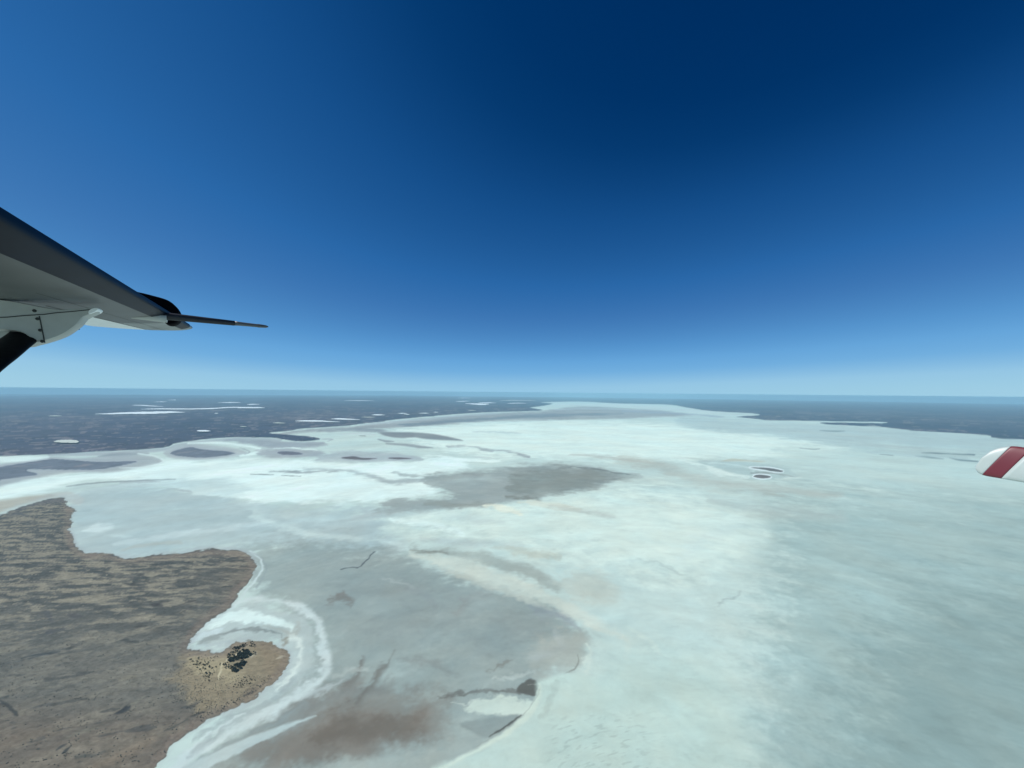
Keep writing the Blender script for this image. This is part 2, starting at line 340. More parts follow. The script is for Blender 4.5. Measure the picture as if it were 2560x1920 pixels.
stroke([(1140, 1530, 4), (1170, 1500, 8), (1230, 1480, 6)], (150, 160, 160), 12, .6)
stroke([(1320, 1530, 6), (1400, 1545, 10), (1440, 1570, 5)], (155, 168, 176), 10, .7)
stroke([(1380, 1590, 5), (1400, 1620, 9), (1340, 1640, 5)], (176, 195, 205), 10, .7)
poly([(1370, 1590), (1440, 1575), (1452, 1640), (1420, 1680), (1350, 1685), (1330, 1640)], (174, 184, 178), 26, .8)
stroke([(1443, 1636, .8), (1448, 1652, 1.5), (1438, 1672, 2), (1415, 1684, 1)], (136, 140, 134), 2, .8, 0)
stroke([(1456, 1610, 4), (1468, 1650, 8), (1460, 1690, 4)], (204, 222, 216), 6, .8)
# mud flat
poly([(700, 1760), (860, 1700), (1000, 1720), (1120, 1760), (1130, 1840), (1000, 1880), (900, 1930), (680, 1930), (560, 1900), (640, 1830)], (142, 147, 143), 40, .9)
poly([(820, 1780), (880, 1760), (1000, 1785), (1060, 1778), (1080, 1830), (1000, 1846), (950, 1860), (930, 1885), (850, 1908), (700, 1905), (620, 1885), (700, 1835), (780, 1800)], (140, 140, 134), 24)
poly([(860, 1785), (960, 1795), (1050, 1800), (1060, 1830), (960, 1845), (880, 1860), (780, 1850), (800, 1815)], (125, 121, 113), 24, .85)
stroke([(700, 1800, 5), (780, 1760, 10), (860, 1730, 8), (960, 1720, 6)], (140, 146, 144), 12, .7)
stroke([(902, 1645, 3), (895, 1675, 8), (878, 1705, 9), (840, 1715, 4)], (130, 132, 128), 8, .75)
stroke([(978, 1625, 3), (965, 1660, 8), (940, 1695, 11), (915, 1720, 8), (900, 1760, 6)], (126, 127, 122), 10, .8)
stroke([(1010, 1650, 6), (1080, 1660, 9), (1140, 1690, 4)], (145, 155, 154), 12, .7)
stroke([(820, 1690, 4), (860, 1680, 7), (920, 1670, 3)], (186, 202, 200), 7, .6)
stroke([(760, 1750, 3), (800, 1725, 6), (860, 1690, 3)], (180, 196, 198), 5, .8)
stroke([(828, 1500, 4), (855, 1494, 11), (885, 1508, 5)], (134, 134, 129), 7, .75)
stroke([(830, 1488, 1), (860, 1482, 4)], (140, 140, 135), 4, .7)
poly([(990, 1900), (1100, 1860), (1220, 1845), (1150, 1920), (1000, 2000), (700, 2050), (760, 1920)], (168, 183, 180), 16, .9)
stroke([(1090, 1742, 3), (1130, 1735, 5), (1200, 1730, 4), (1300, 1726, 5)], (122, 127, 124), 5, .8)
poly([(1300, 1712), (1325, 1698), (1342, 1704), (1346, 1716), (1344, 1728), (1336, 1740), (1312, 1736), (1292, 1728)], (112, 116, 112), 3, 1, 0)
stroke([(1318, 1712, .6), (1345, 1712.5, .8)], (160, 165, 160), 1.2, .6, 0)
stroke([(1210, 1676, 2), (1250, 1662, 4), (1285, 1645, 2)], (140, 148, 144), 4, .8)
stroke([(1240, 1692, 3), (1290, 1682, 7), (1340, 1668, 4)], (182, 198, 196), 5, .8)
poly([(1160, 1772), (1230, 1746), (1312, 1744), (1326, 1754), (1312, 1784), (1240, 1790), (1180, 1785)], (200, 217, 208), 6, .95)
stroke([(1130, 1760, 1), (1160, 1764, 2), (1200, 1752, 2)], (196, 212, 206), 3, .8)
poly([(1190, 1800), (1240, 1792), (1306, 1787), (1270, 1818), (1222, 1842), (1190, 1835), (1150, 1810)], (148, 164, 164), 5, .9, 0)
stroke([(1304, 1788, 1.5), (1285, 1803, 2.5), (1255, 1822, 2.5), (1222, 1842, 1)], (100, 105, 102), 2, .9, 0)
# right bank of the basin: pale crust
poly([(1352, 1700), (1480, 1690), (1560, 1800), (1500, 2200), (1100, 2200), (1060, 1950), (1180, 1886), (1260, 1840), (1316, 1794), (1345, 1750)], (190, 213, 207), 10, 1, 0)
poly([(1460, 1740), (1620, 1640), (1850, 1750), (1850, 2400), (1250, 2400)], (189, 213, 207), 95, 1, 0)
stroke([(1350, 1712, 3), (1345, 1745, 6), (1318, 1790, 7), (1258, 1838, 6), (1180, 1882, 5), (1060, 1945, 4)], (202, 220, 210), 5, .9, 0)
stroke([(1350, 1722, .7), (1338, 1750, .7), (1300, 1795, .8), (1250, 1832, .8), (1190, 1866, .6)], (150, 160, 152), 1.2, .6, 0)
stroke([(1340, 1790, 4), (1360, 1760, 9), (1400, 1700, 6)], (176, 196, 190), 6, .6)
# pools and swirls round the twin islands on the right
stroke([(1560, 1150, 8), (1640, 1165, 14), (1700, 1185, 12), (1800, 1210, 12), (1950, 1225, 10), (2100, 1240, 6)], (182, 194, 188), 12, .8)
poly([(1740, 1152), (1820, 1152), (1900, 1160), (1965, 1172), (1990, 1190), (1930, 1199), (1850, 1190), (1780, 1172)], (178, 203, 203), 4, .95)
stroke([(1800, 1153, 1), (1850, 1149, 3), (1905, 1152, 1)], (186, 192, 176), 3, .9)
stroke([(1700, 1150, 3), (1750, 1164, 3.5), (1810, 1181, 3.5), (1870, 1193, 2)], (212, 232, 228), 2.5, .9)
stroke([(1770, 1160, 2), (1840, 1164, 3), (1880, 1178, 1)], (196, 220, 220), 3, .7)
stroke([(1870, 1183, 1.5), (1930, 1184, 1.5), (1980, 1194, 1)], (140, 152, 152), 2, .7)
stroke([(1930, 1196, 1), (1970, 1196, 2), (2000, 1194, 1)], (206, 226, 222), 2, .8)
for p in ([(2303, 1132, .8), (2338, 1133, 1.8), (2380, 1135, 1.2), (2436, 1137, 2)], [(2288, 1140, .7), (2322, 1143, 2.2), (2358, 1148, .8)],
          [(2372, 1144, .7), (2400, 1150, 2.4), (2446, 1154, 1.5)], [(2200, 1136, .6), (2232, 1139, 1)], [(2000, 1120, .6), (2030, 1123, 1), (2050, 1122, .6)], [(2050, 1076, .6), (2085, 1078, 1.4), (2110, 1078, .6)]):
    stroke(p, (118, 138, 145), 1.4, .85, 0)
stroke([(2180, 1128, 3), (2260, 1134, 5), (2420, 1146, 6)], (172, 194, 196), 5, .6)
stroke([(2120, 1062, 1), (2200, 1066, 2.5), (2290, 1073, 1)], (150, 162, 164), 2, .6)
stroke([(1780, 1250, 8), (1900, 1275, 14), (2100, 1290, 10)], (176, 194, 192), 16, .7)
stroke([(1700, 1400, 8), (1760, 1350, 12), (1860, 1310, 8)], (200, 222, 220), 16, .6)
for p, c_, o_ in (([(1590, 1398, 2), (1640, 1408, 3), (1700, 1440, 2)], (170, 190, 188), .6), ([(1800, 1510, 2), (1830, 1490, 5), (1850, 1475, 2)], (160, 180, 180), .6),
          ([(1830, 1500, 1), (1870, 1508, 3), (1900, 1520, 1)], (200, 220, 216), .6), ([(1560, 1560, 2), (1610, 1590, 3), (1660, 1640, 2)], (204, 222, 214), .5)):
    stroke(p, c_, 5, o_)
# horseshoe lagoon behind the dune spit
poly([(468, 1618), (500, 1575), (560, 1535), (640, 1518), (740, 1540), (780, 1580), (790, 1640), (760, 1690), (700, 1740), (560, 1800), (700, 1640), (640, 1606), (570, 1620)], (182, 199, 199), 9, .9)
stroke([(548, 1545, 2), (580, 1520, 3), (610, 1485, 2), (640, 1450, 2), (655, 1420, 2.5), (650, 1395, 2.5), (625, 1378, 2)], (198, 217, 219), 3, .9, 0)
stroke([(600, 1378, 2), (640, 1385, 2), (664, 1410, 2), (660, 1440, 2), (640, 1470, 2)], (150, 165, 170), 2, .5, 0)
stroke([(590, 1512, 2), (650, 1500, 6), (730, 1510, 9), (785, 1545, 11), (812, 1600, 12), (808, 1660, 12), (775, 1715, 13), (710, 1765, 14), (640, 1806, 12), (560, 1844, 13), (480, 1884, 17), (420, 1940, 20), (360, 2040, 22)], (198, 216, 217), 9, .95)
stroke([(500, 1580, 4), (540, 1556, 10), (600, 1546, 14), (670, 1550, 12), (720, 1572, 8)], (214, 236, 234), 6, .95)
stroke([(474, 1608, 6), (510, 1592, 10), (560, 1576, 6)], (196, 216, 220), 5, .9)
stroke([(478, 1628, 1), (530, 1604, 5), (580, 1586, 5), (640, 1580, 6), (690, 1594, 2)], (146, 158, 158), 4, .9)
stroke([(490, 1624, 3), (540, 1616, 6), (580, 1606, 3)], (176, 194, 198), 4, .7)
stroke([(660, 1570, 3), (720, 1588, 5), (740, 1566, 3)], (176, 184, 178), 6, .7)
stroke([(690, 1600, 2), (712, 1597, 4), (708, 1612, 3)], (150, 150, 138), 4, .8)
stroke([(716, 1592, 4), (745, 1605, 7), (752, 1635, 9), (745, 1665, 8), (722, 1700, 6), (690, 1725, 4)], (210, 226, 222), 8, .85)
stroke([(740, 1700, 5), (690, 1745, 9), (620, 1784, 8), (550, 1815, 6), (480, 1850, 4)], (164, 180, 182), 8, .75)
stroke([(770, 1760, 4), (700, 1805, 6), (620, 1843, 6), (540, 1880, 7), (470, 1925, 8)], (150, 166, 168), 7, .7)
stroke([(650, 1775, 4), (600, 1805, 6), (540, 1840, 5), (470, 1890, 5)], (168, 184, 186), 6, .7)
stroke([(620, 1790, 2), (560, 1822, 3), (500, 1850, 3)], (208, 226, 226), 4, .7)
stroke([(690, 1850, 1.5), (740, 1812, 5), (820, 1760, 5)], (150, 160, 160), 6, .6)
stroke([(790, 1790, 1), (740, 1806, 5), (680, 1832, 9), (600, 1866, 12), (520, 1905, 15), (440, 1950, 20), (380, 2000, 24)], (182, 201, 202), 3.5, .95, 0)

ridge = 1 - np.abs(fbm(U * 4 + 0.5 * n_a + V * 2, V * 14 - U * 6 + 0.8 * n_b, 5, 51, 0.55)) * 2.2
ridge2 = 1 - np.abs(fbm(U * 14 + 0.6 * n_c, V * 38 - U * 18 + 0.5 * n_d, 4, 53, 0.6)) * 2.2
n_big = fbm(U * 1.6, V * 2.6, 3, 55)
sweep = fbm(U * 3.0 + 1.3 * n_big, V * 9 - U * 2.5 + 1.8 * n_big, 4, 56, 0.45)
salt_mul = 1 + 0.02 * n_a + 0.02 * n_c + 0.024 * np.clip(ridge, -1, 1) + 0.012 * np.clip(ridge2, -1, 1) + 0.004 * n_s + 0.005 * n_g + 0.06 * sweep - 0.02
salt_mul *= 1 - 0.03 * sstep(0.12, 0.5, fbm(U * 7 + 3 + 0.4 * n_c, V * 18 + 0.4 * n_d, 5, 57, 0.6))
# fine dark ripple dashes on the near right crust
rr = fbm(U * 26 + V * 14, V * 95 - U * 60, 3, 71)
rm = sstep(1330, 1420, PX) * sstep(1740, 1830, PY) * (1 - sstep(1560, 1700, PX)) + 0.25 * sstep(1500, 1800, PX) * sstep(1300, 1500, PY)
salt_mul = salt_mul * (1 - 0.12 * np.clip(rm, 0, 1) * sstep(0.25, 0.6, rr))
tint = fbm(U * 9 + 77, V * 9, 4, 91)
C *= salt_mul[:, None]
C[:, 0] *= 1 + 0.035 * tint; C[:, 2] *= (1 - 0.02 * tint) * 0.90
C[:, 1] *= 0.975; C[:, 2] *= 0.975; C[:, 0] *= 1.012
lum = C.mean(1); C *= (np.clip(lum / 0.50, 0.2, 2) ** 0.22)[:, None] * 0.995
# crack
stroke([(853, 1424, 1.5), (865, 1420, 1.2), (882, 1418.5, 1), (894, 1419, 1)], (88, 96, 98), 1.3, .9, 0)
stroke([(893, 1420, 1), (903, 1414, 1.5), (911, 1406, 1.3), (916, 1400, 2), (924, 1394, 1.2), (928, 1387, 1.6), (937, 1378, .8)], (84, 92, 95), 1.4, .9, 0)

# ------------------------------------------------------------ land
cls = np.zeros(len(GX), np.int32)                  # 0 lake, 1 far plain, 2 peninsula, 10+k islands
HGT = np.zeros(len(GX))
idx, d = field_poly(SHORE, 12, LX, PY + (n_d * 5) * np.clip(PYo, .02, .3), sm=3)
lake_xy = (GX, GY)
wx, wy = GX[idx], GY[idx]
sc1 = fbm(wx / 5200, wy / 5200, 5, 101); sc2 = fbm(wx / 900, wy / 1300, 3, 111)
base = lin((82, 82, 94)); dark = lin((56, 64, 84)); lite = lin((126, 120, 120))
t = np.clip(0.5 + 0.55 * sc1 + 0.25 * sc2, 0, 1)[:, None]
lc = dark + (base - dark) * t
spk = sstep(0.30, 0.6, fbm(U[idx] * 34, V[idx] * 34 * 1.0, 5, 121, 0.65) + 0.25 * sc1)
spk2 = sstep(0.1, 0.6, fbm(U[idx] * 16, V[idx] * 26, 5, 122, 0.65))
lc = lc * (1 - 0.25 * spk2)[:, None]
fade = 1 - 0.7 * sstep(14000, 40000, DD[idx])
lc = lc + (lite - lc) * (spk * 0.65 * fade)[:, None]
m = sstep(-0.9, 0.9, d)
C[idx] += (lc * ALB - C[idx]) * m[:, None]
cls[idx[d > 0]] = 1
HGT[idx] = np.maximum(0, sstep(0, 10, d)) * (14 + 10 * sc1)
# ridges low on the far left horizon
rid = sstep(52000, 60000, DD) * sstep(-0.15, -0.5, -0) 
for r0, wd_, am, sd_ in ((60000, 4000, 90, 5), (90000, 6000, 230, 6), (135000, 9000, 520, 7)):
    pr = np.exp(-((DD - r0 * (1 + 0.06 * perlin(AZ * 5, AZ * 0 + 3.3, sd_ + 3))) / wd_) ** 2)
    left = sstep(-0.05, -0.45, AZ) if sd_ < 7 else 0.35 + 0.65 * sstep(0.1, -0.3, AZ)
    left = np.clip((0.1 - AZ) / 0.7, 0.0, 1)
    HGT += pr * am * np.clip(0.45 + 0.8 * fbm(AZ * 7, AZ * 0 + 1.7, 4, sd_), 0, 2) * left * (AZ < 1.2)

idx, d = field_poly(PENIN, 60, LX + 3.5 * n_e, LY + (3 * n_f + 3 * n_d) * np.clip(PYo * 1.1, 0.02, 0.7), sm=2)
wx, wy = GX[idx], GY[idx]; pxx, pyy = PX[idx], PY[idx]
wa = fbm(wx / 400, wy / 400, 3, 200)
rot = np.radians(-14); ux = wx * np.cos(rot) - wy * np.sin(rot); uy = wx * np.sin(rot) + wy * np.cos(rot)
mixr = sstep(1450, 1650, pyy)
dx, dy = wx, wy
def both(f): return f(wx, wy) * (1 - mixr) + f(ux, uy) * mixr
dun = 1.2 * fbm(wx / 190 + 0.5 * wa, wy / 44 + 0.7 * wa, 6, 210, 0.6) * (1 - mixr) + 1.3 * fbm(ux / 170 + 0.4 * wa, uy / 80 + 0.6 * wa, 6, 211, 0.62) * mixr
dun2 = both(lambda x_, y_: fbm(x_ / 120 + 3, y_ / 45, 5, 220, 0.6))
big = fbm(wx / 700, wy / 500, 4, 230)
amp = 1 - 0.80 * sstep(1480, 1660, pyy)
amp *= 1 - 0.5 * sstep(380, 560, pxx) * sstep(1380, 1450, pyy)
bs = lin((110, 109, 102)); dk = lin((82, 85, 83)); lt = lin((152, 147, 130)); brn = lin((114, 105, 94)); grn = lin((96, 98, 94))
lc = np.repeat(bs[None], len(idx), 0)
lc += (grn - lc) * (sstep(-0.2, 0.5, big) * 0.6)[:, None]
lc += (brn - lc) * np.clip(sstep(1720, 1860, pyy + 40 * big) * 0.75 + 0.6 * sstep(520, 620, pxx) * sstep(1600, 1400, pyy), 0, 1)[:, None]
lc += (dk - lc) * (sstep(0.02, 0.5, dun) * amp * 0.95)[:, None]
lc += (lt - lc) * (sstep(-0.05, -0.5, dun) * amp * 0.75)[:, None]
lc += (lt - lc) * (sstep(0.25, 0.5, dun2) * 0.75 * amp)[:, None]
lc += (lin((66, 70, 72)) - lc) * (sstep(0.62, 0.85, both(lambda x_, y_: fbm(x_ / 120 + 9, y_ / 45, 4, 240)) + 0.1) * 0.6)[:, None]
lc *= (1 + 0.10 * fbm(wx / 30, wy / 30, 4, 250))[:, None]
# dune spit: warm sand
lc2 = lc.copy()
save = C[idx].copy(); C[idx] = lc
SP = [(470, 1650), (500, 1628), (560, 1626), (600, 1598), (690, 1600), (740, 1640), (700, 1710), (600, 1775), (520, 1790), (480, 1760), (440, 1700)]
Xk, Yk = WX, WY
poly(SP, (142, 132, 110), 22, .9)
poly([(500, 1640), (560, 1640), (580, 1680), (600, 1700), (560, 1710), (500, 1695), (480, 1665)], (164, 155, 128), 18, .9)
poly([(640, 1610), (690, 1615), (722, 1640), (712, 1670), (680, 1690), (655, 1660)], (136, 124, 104), 12, .7)
stroke([(555, 1660, 2), (550, 1680, 2.5), (543, 1700, 1.5)], (196, 188, 158), 2, .9, 0)
stroke([(604, 1630, 1), (596, 1633, 2), (590, 1640, 1)], (200, 196, 176), 2, .8, 0)
stroke([(570, 1646, 2), (568, 1652, 3)], (196, 190, 165), 2, .8, 0)
stroke([(640, 1636, 2), (628, 1644, 2)], (180, 176, 156), 3, .8, 0)
stroke([(692, 1650, 1), (702, 1644, 3), (712, 1640, 2)], (186, 178, 158), 2.5, .8, 0)
stroke([(570, 1672, 4), (578, 1684, 4)], (112, 106, 92), 5, .7)
for p, c_, s_, o_ in (
    ([(284, 1788, 1), (300, 1782, 5), (316, 1773, 7), (324, 1766, 3)], (58, 62, 66), 3, .95),
    ([(330, 1762, 1), (345, 1755, 2.5), (352, 1748, 1)], (70, 74, 76), 2, .8), ([(318, 1768, 1), (340, 1758, 3), (362, 1742, 1)], (140, 138, 124), 3, .6),
    ([(0, 1752, 2), (18, 1765, 5), (36, 1785, 5), (42, 1792, 2)], (66, 68, 68), 3, .9), ([(0, 1748, 1), (20, 1743, 2.5), (24, 1740, 1)], (66, 72, 72), 2, .8),
    ([(140, 1876, 1), (152, 1868, 2.5), (164, 1862, 1)], (64, 68, 70), 2, .9), ([(152, 1886, 1), (162, 1880, 4.5), (172, 1870, 2)], (64, 68, 70), 2.5, .9),
    ([(190, 1895, 3), (215, 1890, 5), (240, 1890, 3), (262, 1880, 2)], (88, 90, 86), 4, .8),
    ([(50, 1648, .8), (85, 1640, 2), (120, 1636, 2.5), (150, 1630, 1)], (66, 72, 76), 2, .9), ([(0, 1664, .8), (50, 1654, 1), (100, 1640, .8), (165, 1622, .7)], (76, 82, 84), 1.4, .8),
    ([(60, 1612, .8), (120, 1605, 1), (180, 1590, 1)], (82, 86, 84), 1.6, .7), ([(0, 1722, .8), (80, 1700, 1), (170, 1715, 1), (230, 1702, 1)], (88, 92, 90), 1.6, .6),
    ([(236, 1752, .7), (242, 1744, 1.2), (248, 1736, .7)], (70, 74, 74), 1.4, .8),
    ([(78, 1671, 1), (82, 1674, 2.5)], (72, 74, 76), 1.5, .8), ([(136, 1667, 1), (146, 1666, 3)], (74, 78, 78), 2, .8),
    ([(300, 1604, 1), (315, 1603, 3.5), (326, 1606, 3), (345, 1606, 2)], (74, 76, 74), 2.5, .9),
    ([(335, 1570, 1), (350, 1567, 3), (366, 1565, 2)], (74, 74, 72), 2.5, .9), ([(378, 1515, 2), (390, 1514, 6), (404, 1517, 2)], (76, 76, 76), 3, .8),
    ([(455, 1513, 1), (475, 1507, 3), (492, 1503, 1.5)], (80, 78, 76), 2.5, .8), ([(448, 1535, .7), (465, 1525, 1), (480, 1522, 2)], (84, 80, 76), 1.6, .7),
    ([(305, 1460, 1), (325, 1463, 3.5), (350, 1465, 1.5)], (76, 78, 78), 2, .8),
    ([(410, 1830, .8), (440, 1818, 1.4), (470, 1800, 1.4)], (74, 78, 76), 1.8, .8), ([(478, 1793, 1), (490, 1790, 3), (512, 1782, 1.5)], (66, 68, 68), 2, .9),
    ([(612, 1740, 1), (622, 1735, 3), (632, 1730, 2)], (70, 70, 68), 2, .9), ([(610, 1732, 4), (635, 1724, 4)], (112, 104, 94), 5, .5),
    ([(296, 1702, 2), (320, 1696, 5), (342, 1691, 2)], (128, 124, 110), 4, .7), ([(170, 1845, 2), (210, 1830, 5), (245, 1818, 2)], (122, 120, 108), 5, .6),
    ([(130, 1800, 3), (160, 1812, 8), (180, 1815, 3)], (122, 116, 104), 6, .5), ([(210, 1930, 5), (300, 1895, 12), (380, 1850, 6)], (130, 118, 102), 14, .6),
    ([(-20, 1880, 10), (60, 1840, 14), (100, 1830, 8)], (116, 106, 94), 24, .5),
    ([(105, 1530, 3), (118, 1535, 8), (130, 1555, 4)], (84, 86, 88), 5, .7), ([(172, 1540, 3), (188, 1543, 7), (204, 1541, 3)], (84, 84, 86), 4, .7),
    ([(114, 1583, 3), (124, 1582, 7), (140, 1578, 3), (158, 1574, 4)], (86, 88, 90), 4, .7), ([(382, 1580, 6), (400, 1578, 10), (412, 1582, 5)], (88, 88, 84), 6, .6),
    ([(20, 1290, 2), (45, 1284, 4), (70, 1289, 2)], (84, 88, 92), 3, .8), ([(0, 1282, 4), (50, 1268, 6), (110, 1254, 6), (160, 1252, 6)], (96, 98, 102), 5, .7)):
    stroke(p, c_, s_, o_, 0)
# warm rim inside the shore
rimm = np.exp(-((d - 9) / 9) ** 2) * sstep(130, 170, pxx)
rimm *= np.where(pyy < 1380, sstep(150, 170, pxx), 1)
C[idx] += (lin((140, 128, 116)) - C[idx]) * (rimm * 0.5 * np.clip(1 + wa, .3, 1.4))[:, None]
rim2 = np.exp(-((d - 1.0) / 2.0) ** 2)
C[idx] += (lin((84, 86, 86)) - C[idx]) * (rim2 * 0.35)[:, None]
C[idx] *= np.array([0.91, 0.91, 0.85]) * (1 + 0.12 * mixr[:, None])
sp = perlin(wx / 9, wy / 9, 300) + 0.5 * perlin(wx / 5, wy / 5, 301)
C[idx] *= (1 - 0.12 * sstep(0.3, 0.7, sp) )[:, None]
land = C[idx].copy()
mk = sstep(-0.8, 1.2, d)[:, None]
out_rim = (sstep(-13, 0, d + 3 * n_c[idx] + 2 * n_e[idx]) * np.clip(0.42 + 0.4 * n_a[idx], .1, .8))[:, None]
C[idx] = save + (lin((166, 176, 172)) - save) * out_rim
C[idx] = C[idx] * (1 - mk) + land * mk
cls[idx[d > 0]] = 2
HGT[idx] += sstep(0, 25, d) * (3.0 + 1.6 * np.clip(dun, -1, 1) * amp)
for k, (pts, col) in enumerate(ISLES):
    idx, d = field_poly(pts, 14, LX * 1.0, PY + n_d * 1.2 * np.clip(PYo * 3, 0.1, 1), sm=4)
    if k < 3:
        rim = np.exp(-((d + 1) / 3.0) ** 2) * 0.8; rc = lin((164, 172, 172))
    elif k > 4:
        rim = np.exp(-((d + 1.5) / 1.6) ** 2); rc = lin((222, 236, 230))
    else:
        rim = np.exp(-((d + 1) / 1.6) ** 2) * 0.8; rc = lin((170, 178, 178))
    C[idx] += (rc - C[idx]) * rim[:, None]
    f = 1 + 0.16 * fbm(GX[idx] / 300, GY[idx] / 500, 4, 400 + k)
    c = lin(col)[None] * f[:, None]
    # paler heart of the bigger isles
    c = c + (lin((142, 138, 136)) - c) * (sstep(0.35, 0.7, fbm(GX[idx] / 240, GY[idx] / 700, 3, 420 + k)) * sstep(2, 6, d) * 0.6)[:, None]
    C[idx] += (c - C[idx]) * sstep(-0.7, 0.8, d)[:, None]
    cls[idx[d > 0]] = 10 + k
    HGT[idx] += sstep(0, 4, d) * 5
C = np.clip(C, 0.01, 0.92)

# ------------------------------------------------------------ build sheets
def ground_mat(name, fine, sc_, bump, rough=0.9):
    m = bpy.data.materials.new(name); m.use_nodes = True; n = m.node_tree
    b = n.nodes['Principled BSDF']; b.inputs['Roughness'].default_value = rough
    b.inputs['Specular IOR Level'].default_value = 0.1
    at = n.nodes.new('ShaderNodeAttribute'); at.attribute_name = 'crust'
    g = n.nodes.new('ShaderNodeTexCoord')
    mp = n.nodes.new('ShaderNodeMapping'); mp.inputs['Scale'].default_value = (1 / sc_, 1.6 / sc_, 1 / sc_); mp.inputs['Rotation'].default_value = (0, 0, 0.35)
    no = n.nodes.new('ShaderNodeTexNoise'); no.inputs['Scale'].default_value = 1.0; no.inputs['Detail'].default_value = 9; no.inputs['Roughness'].default_value = 0.62
    no.inputs['Distortion'].default_value = 0.6
    n.links.new(g.outputs['Object'], mp.inputs[0]); n.links.new(mp.outputs[0], no.inputs[0])
    mr = n.nodes.new('ShaderNodeMapRange'); mr.inputs[1].default_value = 0.3; mr.inputs[2].default_value = 0.7
    mr.inputs[3].default_value = 1 - fine; mr.inputs[4].default_value = 1 + fine
    n.links.new(no.outputs[0], mr.inputs[0])
    mx = n.nodes.new('ShaderNodeVectorMath'); mx.operation = 'SCALE'
    n.links.new(at.outputs['Color'], mx.inputs[0]); n.links.new(mr.outputs[0], mx.inputs['Scale'])
    n.links.new(mx.outputs[0], b.inputs['Base Color'])
    if bump:
        bp = n.nodes.new('ShaderNodeBump'); bp.inputs['Strength'].default_value = bump; bp.inputs['Distance'].default_value = sc_ * 0.05
        n.links.new(no.outputs[0], bp.inputs['Height']); n.links.new(bp.outputs[0], b.inputs['Normal'])
    return m
M_salt = ground_mat('salt_crust', 0.05, 160, 0.0)
M_land = ground_mat('dune_scrub', 0.26, 26, 0.5)
M_plain = ground_mat('mulga_plain', 0.22, 700, 0.0)
M_isle = ground_mat('isle_scrub', 0.18, 120, 0.0)
co = np.stack([GX, GY, GZ0 + HGT], 1).astype(np.float32)
ii = np.arange(NR - 1)[:, None] * NA + np.arange(NA)[None]
jj = np.arange(NR - 1)[:, None] * NA + (np.arange(NA)[None] + 1) % NA
quads = np.stack([ii, ii + NA, jj + NA, jj], -1).reshape(-1, 4)
fc = cls[quads].max(1)
def sheet(name, sel, m, extra=None):
    q = quads[sel]
    u, inv = np.unique(q, return_inverse=True)
    inv = inv.reshape(q.shape)
    me = bpy.data.meshes.new(name)
    me.vertices.add(len(u)); me.vertices.foreach_set('co', co[u].ravel())
    me.loops.add(inv.size); me.loops.foreach_set('vertex_index', inv.ravel().astype(np.int32))
    me.polygons.add(len(q)); me.polygons.foreach_set('loop_start', (np.arange(len(q)) * 4).astype(np.int32))
    me.polygons.foreach_set('loop_total', np.full(len(q), 4, np.int32))
    me.polygons.foreach_set('use_smooth', np.ones(len(q), bool))
    me.update(calc_edges=True)
    at = me.attributes.new('crust', 'FLOAT_COLOR', 'POINT')
    at.data.foreach_set('color', np.concatenate([C[u], np.ones((len(u), 1))], 1).astype(np.float32).ravel())
    me.materials.append(m)
    o = bpy.data.objects.new(name, me); COL.objects.link(o); o['kind'] = 'structure'
    return o
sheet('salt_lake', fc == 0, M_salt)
sheet('ground', fc == 1, M_plain)
sheet('peninsula', fc == 2, M_land)
for k in range(len(ISLES)):
    if (fc == 10 + k).any(): sheet('island', fc == 10 + k, M_isle)
# disc that closes the sheet straight below
nv = [(GX[i], GY[i], GZ0[i]) for i in range(NA)]
o = mesh_obj('lake_bed', [(0, 0, 0)] + nv, [(0, i + 1, (i + 1) % NA + 1) for i in range(NA)], mat('salt_near', (0.62, 0.72, 0.68), 0.9, var=0.05, scale=0.01))
o['kind'] = 'structure'

# salt pans on the far plain
M_pan = mat('pan_salt', tuple(lin((232, 244, 242))), 0.9, var=0.04, scale=0.002)
M_panc = mat('pan_cream', tuple(lin((196, 204, 190))), 0.9, var=0.06, scale=0.004)
def pan(pts, m=None):
    """pts: (x, y, halfheight) along the pan, in photo pixels"""
    P = np.array(pts, float); P = smooth_pts(P, False, 5); rnd = random.Random(int(P[0, 0]))
    top = [(x, y - h * (1 + rnd.uniform(-.15, .15))) for x, y, h in P]; bot = [(x, y + h * (1 + rnd.uniform(-.15, .15))) for x, y, h in P]
    vs = []
    for a_, b_ in zip(top, bot):
        for q in (a_, b_):
            g = ground_at(*q); k = 0.9985 if g.length > 3000 else 1
            g.z = gz(g.x, g.y) + 34; vs.append(g)
    n = len(top)
    o = mesh_obj('salt_pan', vs, [(2 * i, 2 * i + 1, 2 * i + 3, 2 * i + 2) for i in range(n - 1)], m or M_pan)
    o['kind'] = 'structure'
pan([(134, 1109, .4), (146, 1107.5, 2.8), (165, 1107.5, 3.8), (188, 1108, 3.6), (197, 1109, .4)], M_panc)
pan([(492, 1080.5, .3), (498, 1080.5, 1.6), (514, 1080.5, 1.7), (526, 1081, .3)])
pan([(238, 1037, .3), (275, 1036.5, 1.6), (320, 1034.5, 2.2), (370, 1034, 3.0), (420, 1032.5, 2.4), (462, 1032.5, .3)])
pan([(352, 1024.5, .3), (400, 1023.8, 1.2), (470, 1024, 1.2), (530, 1022.8, 1.3), (560, 1020.8, 1.2), (590, 1019.8, 1.1), (600, 1020.5, 1.6), (640, 1020.6, 1.5), (662, 1020.8, .3)])
pan([(330, 1014.4, .3), (350, 1014.5, .9), (375, 1016, .9), (408, 1017.6, .3)])
pan([(120, 1042.3, .2), (136, 1042, 1.0), (155, 1041.8, .2)], M_panc)
pan([(545, 1008, .2), (580, 1007.2, 1.0), (602, 1007.5, .2)]); pan([(617, 1012.6, .2), (630, 1012, 1.1), (650, 1012, .2)])
